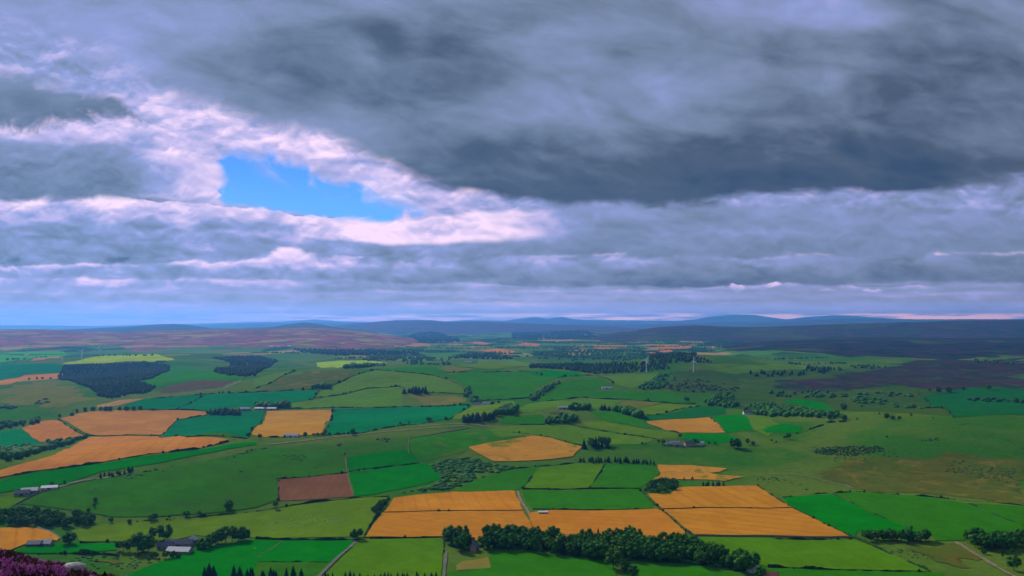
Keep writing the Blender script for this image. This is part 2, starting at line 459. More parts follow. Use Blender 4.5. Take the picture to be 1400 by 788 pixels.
CP, SP = math.cos(PITCH), math.sin(PITCH)
ACOL = np.concatenate([np.linspace(-1.25, -0.72, 24)[:-1], np.linspace(-0.72, 0.72, 560), np.linspace(0.72, 1.25, 24)[1:]])
ROWS = np.concatenate([np.linspace(6.0, 70.0, 90), np.exp(np.linspace(math.log(70.0), math.log(560.0), 50))[1:], np.exp(np.linspace(math.log(560.0), math.log(41500.0), 830))[1:]])
GX, GY = np.meshgrid(ACOL, ROWS)
GX = GX * GY
GZ, GWHO = height(GX, GY, True)
def lie(x, y):
    """height of the built land surface (interpolated on its own grid)"""
    x, y = np.asarray(x, float), np.maximum(np.asarray(y, float), ROWS[0])
    a = np.clip(x / y, ACOL[0], ACOL[-1])
    j = np.clip(np.searchsorted(ACOL, a), 1, len(ACOL) - 1)
    i = np.clip(np.searchsorted(ROWS, y), 1, len(ROWS) - 1)
    u = (a - ACOL[j - 1]) / (ACOL[j] - ACOL[j - 1])
    w = np.clip((y - ROWS[i - 1]) / (ROWS[i] - ROWS[i - 1]), 0, 1)
    return (GZ[i - 1, j - 1] * (1 - u) + GZ[i - 1, j] * u) * (1 - w) + (GZ[i, j - 1] * (1 - u) + GZ[i, j] * u) * w

def sight(pts):
    """where lines of sight from the summit meet the land"""
    out = []
    k0 = int(np.searchsorted(ROWS, 18.0))
    for u, v in pts:
        xc, yc = (u - 700.0) / FOC, (394.0 - v) / FOC
        fx, fy_, fz = xc, CP - yc * SP, SP + yc * CP
        a = fx / fy_
        j = min(max(int(np.searchsorted(ACOL, a)), 1), len(ACOL) - 1)
        w = (a - ACOL[j - 1]) / (ACOL[j] - ACOL[j - 1])
        gapz = EYE + fz / fy_ * ROWS - (GZ[:, j - 1] * (1 - w) + GZ[:, j] * w)
        hit = np.nonzero(gapz[k0:] < 0)[0]
        k = int(hit[0]) + k0 if len(hit) else len(ROWS) - 1
        f = gapz[k - 1] / (gapz[k - 1] - gapz[k]) if gapz[k] < 0 else 1.0
        yy = ROWS[k - 1] + (ROWS[k] - ROWS[k - 1]) * f
        out.append((a * yy, yy))
    return out

REG = {'A1': (0, 420), 'A2': (350, 420), 'A3': (700, 420), 'A4': (1050, 420), 'B1': (0, 588), 'B2': (350, 588), 'B3': (700, 588), 'B4': (1050, 588), 'P': None}
def px(reg, pts):
    if reg == 'P': return list(pts)
    x0, y0 = REG[reg]
    return [(x0 + p[0] / 3.94, y0 + p[1] / 3.94) for p in pts]
def ground(reg, pts):
    return sight(px(reg, pts))

# ---------------------------------------------------------------- materials
def material(name, build, rough=0.95, spec=0.15):
    m = bpy.data.materials.new(name)
    m.use_nodes = True
    n = Net(m.node_tree)
    p = m.node_tree.nodes['Principled BSDF']
    p.inputs['Roughness'].default_value = rough
    p.inputs['Specular IOR Level'].default_value = spec
    geo = n.node('ShaderNodeNewGeometry')
    pos = S(n, geo.outputs['Position'])
    c = build(n, pos, p)
    if c is not None: n.put(p.inputs['Base Color'], rgba(c))
    return m

def plain(name, c, rough=0.8, vary=0.25, scale=1.5):
    def b(n, pos, p):
        f = n.noise(pos, scale, 4, 0.6)
        return n.mix(n.smooth(f, 0.3, 0.7), tuple(v * (1 - vary) for v in c), tuple(min(v * (1 + vary), 1) for v in c))
    return material(name, b, rough)

def field_mat(name, c, c2=None, stripe=0.0, width=14.0, ang=0.0, mottle=0.5, patch=None, coarse=90.0):
    """ground cover: two tones in drifting patches, fine grain, optional drill or mowing lines"""
    c2 = c2 or tuple(v * 0.72 for v in c)
    def b(n, pos, p):
        x, y, z = n.split(pos)
        big = n.noise(pos, 1.0 / coarse, 4.0, 0.55, 0.6)
        fine = n.noise(pos, 0.16, 4.0, 0.65)
        mid = n.noise(pos, 1.0 / 26.0, 5.0, 0.62, 0.8)
        f = n.smooth(big * 0.75 + fine * 0.25, 0.5 - 0.24 / max(mottle, .05) * 0.5, 0.5 + 0.24 / max(mottle, .05) * 0.5)
        col_ = n.mix(f, c2, c)
        if patch:
            col_ = n.mix(n.smooth(n.noise(pos, 1.0 / (coarse * 0.6), 5.0, 0.6, 1.0), 0.52, 0.66), col_, patch)
        if stripe:
            w = (x * math.cos(ang) + y * math.sin(ang)) * (1.0 / width) + (big - 0.5) * 0.25
            s = n.math('FRACT', w)
            line = n.smooth((s - 0.5).abs(), 0.02, 0.16, 1.0, 0.0) * n.smooth(fine, 0.25, 0.6)
            broad = n.noise(n.xyz(w * 0.6, (y * math.cos(ang) - x * math.sin(ang)) * 0.004, 0.0), 1.0, 3.0, 0.6)
            col_ = n.mix(line * stripe, col_, tuple(v * 0.45 for v in c2))
            col_ = n.mix(n.smooth(broad, 0.42, 0.62) * (stripe * 0.8), col_, tuple(v * 0.72 for v in c))
        return n.mix(n.smooth(fine * 0.35 + mid * 0.65, 0.38, 0.64, 0.0, 0.52), col_, tuple(v * 0.58 for v in c))
    return material(name, b, 1.0, 0.0)

# land cover of the open ground: rough grass below, heather and bracken on the hills
def land_mat(name, heath, lo=(0.034, 0.130, 0.010), hi=(0.092, 0.150, 0.018), dark=(0.010, 0.056, 0.016), heather=(0.105, 0.052, 0.060), peat=(0.060, 0.046, 0.034), scale=1.0, wood=0.55, patchwork=False, flush=(0.62, 0.70)):
    def b(n, pos, p):
        g1 = n.noise(pos, 0.0030 / scale, 5.0, 0.58, 0.8)
        g2 = n.noise(n.vmath('ADD', pos, (731.0, 977.0, 0.0)), 0.0085 / scale, 5.0, 0.6, 0.8)
        g3 = n.noise(pos, 0.11, 4.0, 0.65)
        col_ = n.mix(n.smooth(g1, 0.40, 0.60), lo, hi)
        col_ = n.mix(n.smooth(g2, wood, wood + 0.08), col_, dark)
        if patchwork:
            x, y, z = n.split(pos)
            v = n.node('ShaderNodeTexVoronoi', feature='F1')
            n.put(v.inputs['Vector'], n.vmath('ADD', n.xyz(x * 0.0042, y * 0.0021, 0.0), n.vmath('MULTIPLY', n.noise(pos, 0.004, 3.0, 0.5, color=True), (0.9, 0.9, 0.0))))
            v.inputs['Scale'].default_value = 1.0
            r = n.split(S(n, v.outputs['Color']))[0]
            cells = n.ramp(r, [(0.0, dark), (0.20, (0.012, 0.060, 0.014)), (0.30, (0.040, 0.150, 0.012)), (0.46, (0.085, 0.170, 0.016)), (0.62, (0.150, 0.165, 0.030)), (0.74, (0.060, 0.200, 0.012)), (0.88, (0.380, 0.235, 0.085)), (0.95, (0.300, 0.290, 0.090))])
            cells.s.node.color_ramp.interpolation = 'CONSTANT'
            col_ = n.mix(n.smooth(y + (g1 - 0.5) * 1500.0, 4000.0, 5200.0, 0.0, 0.85), col_, cells)
        if heath > 0:
            moor = n.mix(n.smooth(g2, 0.40, 0.62), heather, peat)
            moor = n.mix(n.smooth(g1, *flush), moor, hi)
            col_ = n.mix(n.smooth(n.noise(pos, 0.0016 / scale, 5.0, 0.6, 1.2), 0.62 - 0.4 * heath, 0.74 - 0.4 * heath), col_, moor)
        return n.mix(n.smooth(g3, 0.25, 0.75, 0.0, 0.30), col_, tuple(v * 0.5 for v in dark))
    return material(name, b, 1.0, 0.0)

M_VALLEY = land_mat('valley grass', 0.0, patchwork=True, wood=0.63)
HILL_MAT = {
    'far_mountains': land_mat('far mountain', 0.4, scale=6, wood=0.66, lo=(0.06, 0.14, 0.09), hi=(0.12, 0.16, 0.10)),  # surface paled towards blue, standing in for thicker far haze
    'blue_hills': land_mat('blue hill', 0.5, scale=4, wood=0.52),
    'smooth_hill': land_mat('smooth hill', 0.75, scale=2.5, lo=(0.045, 0.075, 0.03), hi=(0.09, 0.08, 0.04)),
    'dome_hill': land_mat('dome hill', 0.45, scale=2.5, lo=(0.03, 0.06, 0.03), hi=(0.06, 0.075, 0.03)),
    'middle_hill': land_mat('middle hill', 0.2, scale=1.6, lo=(0.05, 0.09, 0.025), hi=(0.16, 0.14, 0.05), wood=0.48, patchwork=True),
    'heather_moor': land_mat('heather moor', 1.0, scale=1.3, hi=(0.30, 0.22, 0.06), heather=(0.290, 0.085, 0.100), peat=(0.110, 0.080, 0.045), wood=0.56, flush=(0.52, 0.60)),
    'brown_hill': land_mat('brown hill', 0.85, scale=1.8, lo=(0.030, 0.060, 0.016), hi=(0.06, 0.075, 0.02), heather=(0.070, 0.040, 0.048), peat=(0.020, 0.038, 0.018), wood=0.56, flush=(0.54, 0.62)),
    'dark_ridge': land_mat('dark ridge', 0.8, scale=1.4, lo=(0.016, 0.046, 0.010), hi=(0.060, 0.070, 0.016), heather=(0.040, 0.027, 0.036), peat=(0.006, 0.022, 0.012), wood=0.55, flush=(0.56, 0.64)),
}
M_SUMMIT = land_mat('summit heath', 1.0, scale=0.02, heather=(0.10, 0.045, 0.06), peat=(0.05, 0.04, 0.025), wood=0.7)

# ---------------------------------------------------------------- terrain, cut into the valley and its hills
def build_terrain():
    X, Y, Z, who = GX, GY, GZ, GWHO
    nr, nc = X.shape
    idx = np.arange(nr * nc).reshape(nr, nc)
    quads = np.stack([idx[:-1, :-1], idx[:-1, 1:], idx[1:, 1:], idx[1:, :-1]], -1).reshape(-1, 4)
    fw = who[:-1, :-1].reshape(-1)
    V3 = np.stack([X, Y, Z], -1).reshape(-1, 3)
    names = {-1: 'valley_ground', -2: 'summit_slope'}
    labels = {-1: 'rough green grassland of the wide valley between the fields', -2: 'heather slope of the summit in the near corner'}
    for k, h in enumerate(HILLS): names[k] = h[0]
    labels.update({0: 'palest blue mountains along the horizon', 1: 'blue hazy hills in front of the pale mountains', 2: 'smooth blue grey hill behind the middle of the valley', 3: 'dark dome topped hill behind the heather moor',
                   4: 'low wooded hills in the far middle of the valley', 5: 'broad purple brown heather moor on the west side', 6: 'long brown hill on the east skyline', 7: 'dark ridge in front of the brown east hill'})
    for k, nm in names.items():
        q = quads[fw == k]
        if not len(q): continue
        used, inv = np.unique(q, return_inverse=True)
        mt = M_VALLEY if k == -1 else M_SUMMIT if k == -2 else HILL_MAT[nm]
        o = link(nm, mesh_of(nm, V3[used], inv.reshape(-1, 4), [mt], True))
        tag(o, labels[k], 'ground' if k == -1 else 'hill', None, 'structure')
build_terrain()
_g = 42000.0
o = link('ground', mesh_of('ground', [(-_g, -_g, -22), (_g, -_g, -22), (_g, _g, -22), (-_g, _g, -22)], [(0, 1, 2, 3)], [M_VALLEY]))
tag(o, 'plain that carries on under the hills to the horizon', 'ground', None, 'structure')
# the top of the summit behind the viewpoint
_sx, _sy = np.meshgrid(np.linspace(-60, 60, 25), np.linspace(-80, 6.0, 18))
_sz = height(_sx, _sy)
_i = np.arange(_sx.size).reshape(_sx.shape)
o = link('summit_top', mesh_of('summit_top', np.stack([_sx, _sy, _sz], -1), np.stack([_i[:-1, :-1], _i[:-1, 1:], _i[1:, 1:], _i[1:, :-1]], -1).reshape(-1, 4), [M_SUMMIT], True))
tag(o, 'flat heather top of the summit at the viewpoint', 'hill', None, 'structure')

# ---------------------------------------------------------------- fields
TONES = {
    'gold':   ((0.520, 0.215, 0.020), (0.410, 0.160, 0.014)),
    'gold2':  ((0.500, 0.230, 0.030), (0.400, 0.175, 0.022)),
    'amber':  ((0.440, 0.200, 0.018), (0.350, 0.155, 0.014)),
    'tan':    ((0.490, 0.200, 0.042), (0.380, 0.150, 0.032)),
    'pale':   ((0.400, 0.235, 0.085), (0.300, 0.180, 0.065)),
    'brown':  ((0.200, 0.092, 0.040), (0.155, 0.074, 0.032)),
    'emer':   ((0.004, 0.180, 0.001), (0.004, 0.145, 0.002)),
    'teal':   ((0.003, 0.170, 0.048), (0.004, 0.145, 0.044)),  # green crop with some of the haze's blue put into its colour
    'green':  ((0.028, 0.168, 0.002), (0.026, 0.138, 0.003)),
    'lime':   ((0.080, 0.196, 0.001), (0.066, 0.165, 0.001)),
    'grass':  ((0.032, 0.150, 0.005), (0.036, 0.124, 0.006)),
    'mead':   ((0.088, 0.192, 0.010), (0.078, 0.160, 0.010)),
    'olive':  ((0.104, 0.194, 0.008), (0.084, 0.160, 0.008)),
    'dull':   ((0.150, 0.155, 0.024), (0.115, 0.130, 0.020)),
    'glow':   ((0.300, 0.400, 0.006), (0.230, 0.340, 0.006)),  # patch of sunlight painted into the field colour
    'sunpaintg':  ((0.060, 0.330, 0.004), (0.050, 0.280, 0.006)),  # green field with sunshine mixed into its colour
    'heath':  ((0.120, 0.070, 0.052), (0.070, 0.078, 0.030)),
    'purple': ((0.060, 0.034, 0.044), (0.014, 0.036, 0.020)),
    'wild':   ((0.030, 0.088, 0.012), (0.060, 0.098, 0.014)),
    'straw':  ((0.260, 0.190, 0.040), (0.160, 0.160, 0.030)),
    'pine':   ((0.008, 0.118, 0.020), (0.010, 0.098, 0.020)),
    'rough':  ((0.066, 0.110, 0.012), (0.098, 0.094, 0.016)),
}
CROPS = ('gold', 'gold2', 'amber', 'tan')
FIELDS = [
 ('A4', 'wild', 'dark rough pasture spreading below the east moor', [(-260,352),(60,338),(420,330),(700,322),(1420,300),(1420,590),(1000,600),(700,575),(420,560),(150,575),(-100,560),(-300,500),(-200,420)], None),
 # region, tone, label, polygon, (stripe, spacing, angle in degrees)
 ('A1', 'dull', 'rough brown olive pasture on the rise left of the dark forest', [(-20,428),(120,405),(320,395),(430,430),(520,470),(560,495),(440,540),(330,560),(200,555),(-20,520)], None),
 ('A1', 'tan', 'small tan barley field with a curved top, farthest left of the cornfields', [(120,655),(180,625),(250,612),(310,610),(335,620),(375,650),(420,680),(455,695),(380,705),(330,720),(215,728),(165,695)], (.25, 16, 20)),
 ('A1', 'tan', 'wide tan cornfield below a row of trees on the west', [(325,603),(420,575),(500,562),(720,558),(900,556),(1050,560),(1115,568),(1112,582),(1040,595),(960,605),(920,640),(868,690),(500,690),(450,675),(400,645),(370,622)], (.25, 18, 70)),
 ('A1', 'teal', 'haze tinted green crop field between the wide tan and the square gold field', [(962,607),(1040,597),(1120,586),(1290,565),(1424,560),(1379,640),(1332,710),(872,694),(925,640)], (.2, 14, 80)),
 ('B1', 'tan', 'long tan cornfield tapering down to the left above the green ridge', [(-30,262),(-30,230),(100,190),(200,165),(300,135),(380,95),(440,60),(490,38),(600,36),(850,35),(1000,42),(1230,52),(1200,70),(1050,105),(800,130),(600,165),(420,195),(200,220),(60,245)], (.3, 18, 15)),
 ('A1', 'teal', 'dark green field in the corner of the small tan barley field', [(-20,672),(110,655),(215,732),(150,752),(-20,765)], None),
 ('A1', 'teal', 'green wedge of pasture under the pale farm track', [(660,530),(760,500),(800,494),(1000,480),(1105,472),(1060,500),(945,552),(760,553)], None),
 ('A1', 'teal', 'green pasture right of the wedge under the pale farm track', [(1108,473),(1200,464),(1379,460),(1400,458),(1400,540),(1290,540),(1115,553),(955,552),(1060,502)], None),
 ('A1', 'sunpaintg', 'sunlit bright green field below the heather moor', [(-20,302),(-20,262),(60,245),(340,240),(360,258),(180,275),(70,290)], None),
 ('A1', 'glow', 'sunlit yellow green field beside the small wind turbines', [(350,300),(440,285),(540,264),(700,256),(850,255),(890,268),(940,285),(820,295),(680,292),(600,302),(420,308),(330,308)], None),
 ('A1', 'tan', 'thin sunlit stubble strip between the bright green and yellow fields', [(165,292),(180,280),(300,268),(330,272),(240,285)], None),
 ('A1', 'tan', 'tan cornfield dotted with trees left of the dark forest', [(-20,424),(-20,402),(130,368),(350,355),(340,368),(320,385),(230,395),(120,400),(70,412)], (.2, 16, 30)),
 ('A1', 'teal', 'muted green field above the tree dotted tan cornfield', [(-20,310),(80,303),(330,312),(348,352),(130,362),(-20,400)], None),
 ('A1', 'grass', 'narrow green meadow above the tree belt at the left edge', [(-20,562),(200,560),(330,568),(250,580),(-20,612)], None),
 ('A1', 'pale', 'pale bleached verge beside the farm track below the forest', [(520,532),(640,502),(780,492),(650,528),(540,547)], None),
 ('A1', 'green', 'green meadow in the bay between the two dark forests', [(740,402),(860,360),(930,318),(1050,325),(1150,340),(1160,350),(1290,375),(1340,385),(1290,395),(1080,392),(1000,400),(860,425),(790,415)], None),
 ('A1', 'heath', 'brownish heath strip below the forest bay meadow', [(790,470),(860,430),(1000,402),(1090,394),(1260,400),(1200,435),(1000,462),(830,480)], None),
 ('A2', 'gold2', 'square gold cornfield with hedge trees along its foot', [(60,562),(410,555),(360,680),(310,690),(200,695),(60,705),(-20,690),(0,650)], (.35, 15, 85)),
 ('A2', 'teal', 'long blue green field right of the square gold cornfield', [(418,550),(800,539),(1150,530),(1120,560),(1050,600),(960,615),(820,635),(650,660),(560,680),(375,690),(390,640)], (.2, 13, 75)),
 ('A2', 'mead', 'olive green hillside field above the long blue green field', [(150,548),(200,517),(330,502),(480,473),(600,441),(780,430),(788,470),(788,532),(600,543)], None),
 ('A2', 'dull', 'drab tan pasture below the spinney on the rounded hill', [(794,472),(920,464),(1100,470),(1168,500),(1150,525),(900,532),(794,535)], None),
 ('A2', 'mead', 'large rounded green field on the crown of the middle hill', [(328,492),(340,457),(400,432),(480,397),(560,362),(650,342),(800,354),(960,372),(1040,397),(1110,432),(1120,465),(920,458),(800,440),(770,426),(600,436),(470,468)], None),
 ('A2', 'rough', 'muted olive field on the left shoulder of the middle hill', [(5,455),(100,402),(220,342),(400,337),(620,338),(560,360),(480,392),(400,427),(310,443),(150,450)], None),
 ('A2', 'mead', 'narrow green field on the far left flank of the middle hill', [(-10,440),(-10,388),(100,360),(213,342),(95,398)], None),
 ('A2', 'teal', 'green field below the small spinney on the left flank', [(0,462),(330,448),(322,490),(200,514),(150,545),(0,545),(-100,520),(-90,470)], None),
 ('A2', 'green', 'bright green strip over the brow of the middle hill', [(660,335),(850,318),(1000,320),(1010,345),(1050,360),(980,365),(800,350)], None),
 ('A2', 'dull', 'brown fallow strip behind the brow of the middle hill', [(930,322),(1100,325),(1300,345),(1060,357),(1010,345)], None),
 ('A2', 'green', 'big smooth green field falling right from the middle hill', [(1000,370),(1100,358),(1379,350),(1439,345),(1619,386),(1579,405),(1499,440),(1519,455),(1459,490),(1379,495),(1200,500),(1140,440),(1080,400)], None),
 ('A2', 'olive', 'narrow pale olive field by the burn trees', [(1170,530),(1379,507),(1400,520),(1379,540),(1280,560),(1270,580),(1110,603),(1055,605),(1150,545)], None),
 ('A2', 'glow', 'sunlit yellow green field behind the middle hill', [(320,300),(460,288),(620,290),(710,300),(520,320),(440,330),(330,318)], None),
 ('A2', 'dull', 'pale olive sliver of field under the heather moor', [(160,215),(230,208),(380,220),(340,232)], None),
 ('B2', 'green', 'green field above the patchy gold field in the middle of the valley', [(835,45),(1100,5),(1379,8),(1430,20),(1400,40),(1140,93),(1125,120),(900,165),(870,155),(820,100)], None),
 ('A3', 'emer', 'bright green field above the tree lined burn', [(60,343),(180,338),(330,348),(395,366),(280,383),(240,385)], None),
 ('A3', 'green', 'green field right of the tree lined burn', [(140,500),(200,457),(250,407),(330,392),(460,387),(530,407),(545,425),(490,435),(400,460),(380,485),(170,508)], None),
 ('A3', 'mead', 'green field at the foot of the white turbine', [(490,375),(600,365),(790,352),(760,380),(680,430),(640,440),(550,415),(540,395)], None),
 ('A3', 'green', 'long brighter green field below the turbine hill', [(380,485),(420,452),(700,455),(900,465),(940,490),(930,515),(830,515),(620,498)], None),
 ('A3', 'mead', 'olive pasture between the burn and the farm trees', [(10,570),(60,537),(140,514),(380,492),(600,502),(450,545),(340,520),(290,535),(150,555),(100,570)], None),
 ('A3', 'dull', 'tan olive hay field left of the dark copse', [(430,545),(620,503),(800,512),(820,520),(680,540),(480,555)], None),
 ('A3', 'olive', 'pale olive wedge above the dark teal field', [(680,545),(840,522),(1010,530),(900,560),(720,580)], None),
 ('A3', 'pine', 'dark teal field behind the four sided gold field', [(690,600),(730,584),(900,564),(1010,534),(1150,545),(1150,575),(1060,590),(850,605),(715,615)], None),
 ('A3', 'gold2', 'four sided gold field by the distant farmstead', [(715,620),(850,608),(1060,596),(1150,678),(900,678),(820,662)], (.25, 16, 10)),
 ('A3', 'emer', 'vivid green field right of the four sided gold field', [(1075,590),(1240,578),(1300,660),(1155,680)], None),
 ('A3', 'emer', 'vivid green paddock in front of the four sided gold field', [(905,692),(920,681),(1150,682),(1240,720),(1100,740),(950,720)], None),
 ('A3', 'heath', 'purple brown heath mound around a dark copse', [(70,570),(180,552),(290,550),(400,575),(480,605),(350,615),(300,630),(190,600)], None),
 ('A3', 'green', 'green field left of the purple brown heath mound', [(-60,592),(160,580),(185,600),(180,630),(-60,632)], None),
 ('A3', 'green', 'green field between the heath mound and the dark copse', [(410,560),(560,565),(680,600),(760,655),(700,650),(520,615),(470,600)], None),
 ('A3', 'olive', 'pale olive strip slanting down to the distant farmstead', [(310,622),(480,612),(700,655),(890,680),(895,708),(780,710),(560,675)], None),
 ('A3', 'mead', 'olive green field above the patchy gold field', [(-130,660),(0,640),(180,636),(300,636),(540,678),(780,715),(700,740),(380,745),(250,713),(120,692),(-60,702)], None),
 ('A3', 'mead', 'green field right of the vivid green field', [(1250,580),(1379,600),(1450,640),(1379,700),(1300,660)], None),
 ('A3', 'tan', 'far tan field among the woods, leftmost of the valley patches', [(20,207),(70,190),(150,200),(130,212)], None),
 ('A3', 'pale', 'far pale strip of stubble among the valley woods', [(140,182),(330,174),(380,180),(200,189)], None),
 ('A3', 'tan', 'far tan strip in the middle of the valley woods', [(310,208),(390,203),(398,217),(330,214)], None),
 ('A3', 'pale', 'far cream field below the tan strip in the woods', [(285,237),(390,224),(398,236)], None),
 ('A3', 'tan', 'far pinkish tan field left of the turbine blades', [(428,216),(440,205),(620,207),(632,219),(480,229)], None),
 ('A3', 'tan', 'far broad tan field above the wooded knoll', [(718,216),(850,203),(985,204),(960,224),(770,231)], None),
 ('A3', 'tan', 'far small tan field touching the wooded knoll', [(733,246),(850,232),(870,240),(750,251)], None),
 ('A3', 'pale', 'far pale lens shaped field in the woods', [(288,252),(380,243),(447,254),(350,264)], None),
 ('A3', 'dull', 'far pale olive slope under the blue hills', [(428,128),(520,121),(605,133),(700,130),(520,146),(440,142)], None),
 ('A2', 'tan', 'far tan field on the rise beneath the smooth hill', [(1100,190),(1200,184),(1290,200),(1220,206)], None),
 ('A2', 'tan', 'far pink stubble field beside the valley woods', [(1200,233),(1300,224),(1400,240),(1379,258),(1290,246)], None),
 ('A2', 'tan', 'far small tan field at the foot of the moor', [(800,207),(900,200),(920,208),(850,217)], None),
 ('A2', 'mead', 'far green field below the smooth hill', [(900,235),(960,205),(1100,208),(1060,228)], None),
 ('A2', 'mead', 'far green field beside the straight wood', [(830,290),(900,275),(1060,285),(1040,300),(880,300)], None),
 ('A2', 'olive', 'far olive field before the valley woods', [(1080,320),(1200,285),(1379,282),(1470,300),(1440,318),(1250,335)], None),
 ('A4', 'emer', 'vivid green field behind the round tree on the east', [(70,512),(150,496),(300,516),(380,550),(250,548),(160,526)], None),
 ('A4', 'emer', 'vivid green corner field left of the bare hillside', [(-30,652),(90,626),(190,652),(160,680),(-10,678)], None),
 ('A4', 'pine', 'dark green field at the right edge under the moor', [(850,480),(1000,452),(1420,440),(1420,582),(1000,595),(900,540),(830,500)], None),
 ('A4', 'purple', 'dark purple heather moor on the east side', [(-10,384),(300,374),(520,350),(660,318),(880,280),(1420,262),(1420,438),(1000,450),(850,455),(700,440),(560,450),(200,460),(-10,450)], None),
 ('A4', 'mead', 'far green fields under the dark ridge', [(-10,312),(180,305),(240,320),(200,340),(-60,345)], None),
 ('A3', 'mead', 'far green strip behind the turbine hill', [(1030,312),(1150,305),(1240,312),(1100,332)], None),
 ('A3', 'mead', 'far pale green field right of the turbine hill', [(1090,345),(1250,312),(1379,318),(1450,330),(1379,345),(1200,362)], None),
 ('A3', 'wild', 'dark scrubby slope of the knoll under the right turbine', [(770,405),(830,357),(950,330),(1050,333),(1200,370),(1270,430),(1220,465),(1000,472),(850,452)], None),
 # nearer fields
 ('B4', 'rough', 'rough brown hillside with gorse on the east', [(300,180),(700,120),(900,90),(1100,100),(1420,170),(1420,410),(1080,390),(700,350),(460,330),(330,290),(200,250)], None),
 ('B4', 'emer', 'vivid green triangle of pasture beside the right gold field', [(80,366),(340,348),(420,378),(560,455),(740,520),(820,550),(640,545),(480,545),(470,582),(440,572),(300,502),(130,417)], None),
 ('B4', 'green', 'wide green pasture right of the vivid green triangle', [(348,345),(480,335),(880,365),(1080,400),(1250,470),(1420,530),(1420,560),(1080,565),(1060,598),(900,598),(890,575),(700,510),(560,445),(424,372)], None),
 ('B4', 'green', 'green field at the right edge under the rough hillside', [(1085,396),(1420,418),(1420,525),(1250,468)], None),
 ('B4', 'lime', 'yellow green hay field below the right gold field', [(-379,578),(0,586),(460,590),(560,625),(880,765),(0,738),(-179,705),(-299,640)], (.18, 12, 5)),
 ('B4', 'rough', 'rough yellowish meadow by the bottom track', [(530,600),(900,605),(1035,605),(1100,650),(1320,800),(940,800),(760,700)], None),
 ('B4', 'green', 'dark green strip along the bottom edge under the yellow green field', [(-40,742),(0,745),(940,772),(960,800),(1320,805),(1300,840),(-40,840)], None),
 ('B3', 'gold', 'striped gold field behind the hedge line on the right', [(728,345),(850,348),(900,310),(1320,303),(1379,342),(1504,419),(1379,424),(812,426)], (.5, 20, 8)),
 ('B3', 'gold', 'large gold field with curving crop lines, nearest on the right', [(815,432),(1379,428),(1510,424),(1824,575),(1379,570),(980,566)], (.55, 20, 62)),
 ('B3', 'lime', 'olive green pasture with a bowed left side', [(62,315),(100,262),(150,205),(350,180),(500,180),(480,215),(440,280),(412,315)], None),
 ('B3', 'green', 'green pasture under the long row of conifers', [(422,312),(450,270),(500,187),(640,178),(760,188),(800,240),(740,280),(690,315)], None),
 ('B3', 'green', 'wide dark green field behind the middle gold field', [(50,325),(680,322),(760,400),(755,425),(420,432),(110,425),(70,380)], None),
 ('B3', 'green', 'green strip above the upper left gold field', [(150,203),(100,255),(55,310),(20,328),(-339,330),(-510,362),(-320,325),(-200,270),(0,214)], None),
 ('B3', 'gold', 'gold field behind the middle of the big wood', [(95,450),(190,437),(780,428),(820,450),(930,540),(930,600),(150,600),(110,520)], (.3, 17, 85)),
 ('B3', 'gold2', 'ragged gold strip above the dark copse', [(785,190),(960,193),(1160,210),(1120,228),(1060,235),(1110,245),(1250,255),(1150,278),(1040,270),(900,268),(780,270),(740,300),(745,280),(800,240)], (.25, 14, 20)),
 ('B3', 'green', 'green meadow in front of the big wood', [(-119,645),(0,645),(200,665),(500,705),(560,740),(560,840),(-365,840),(-340,770),(-119,745)], None),
 ('B3', 'green', 'dark green meadow right of the big lone oaks', [(600,745),(680,715),(850,715),(1050,740),(1240,795),(1240,840),(600,840)], None),
 ('B2', 'straw', 'small tawny plot beside the woodland house', [(1080,732),(1110,710),(1250,690),(1265,745),(1080,760)], None),
 ('B3', 'green', 'sunny grass glade inside the big wood', [(640,600),(900,598),(930,615),(780,645),(660,640)], None),
 ('B2', 'brown', 'reddish brown ploughed field on the green ridge', [(120,268),(280,258),(490,235),(525,360),(340,375),(120,385)], (.3, 9, 5)),
 ('B2', 'emer', 'green field above and right of the brown ploughed field', [(490,150),(600,130),(815,107),(870,160),(880,175),(580,213),(502,222)], None),
 ('B2', 'emer', 'green field right of the brown ploughed field beside the scrub', [(502,230),(600,220),(880,182),(940,190),(1000,250),(990,270),(750,325),(640,350),(530,360)], None),
 ('B2', 'olive', 'olive pasture dotted with sheep left of the gold fields', [(-130,545),(80,430),(380,390),(600,365),(708,365),(640,460),(580,580),(0,585),(-60,575)], None),
 ('B2', 'gold', 'upper left gold field above the crop line', [(740,370),(900,350),(1060,335),(1379,330),(1395,333),(1437,433),(1379,435),(980,437),(690,445)], (.3, 15, 10)),
 ('B2', 'gold', 'lower left gold field behind the woodland house', [(684,450),(980,441),(1379,440),(1439,439),(1484,520),(1484,600),(1010,600),(1008,577),(588,580)], (.35, 15, 70)),
 ('B2', 'lime', 'bright grass corner left of the green silage field', [(-20,592),(150,600),(20,690),(-20,690)], None),
 ('B2', 'emer', 'dark emerald silage field under the sheep pasture', [(152,600),(545,600),(480,660),(420,715),(0,710),(0,697)], None),
 ('B2', 'grass', 'drab green strip below the silage field', [(0,715),(415,718),(330,800),(-60,810),(-60,730)], None),
 ('B2', 'lime', 'lime green hay field in front of the left gold field', [(560,590),(1008,585),(1010,660),(990,830),(350,830),(400,760),(470,680)], None),
 ('B1', 'emer', 'bright green sloping field below the tree ringed farm', [(560,840),(680,788),(900,700),(1060,640),(1379,592),(1520,598),(1400,685),(1340,800),(1340,840)], None),
 ('B1', 'gold', 'gold cornfield at the left edge above the heather', [(-30,655),(-30,532),(170,528),(260,550),(318,585),(308,600),(180,605),(120,625),(60,650)], (.45, 14, 30)),
 ('B1', 'emer', 'narrow green paddock below the left gold field', [(60,662),(200,625),(400,617),(620,612),(630,650),(420,665),(200,668)], None),
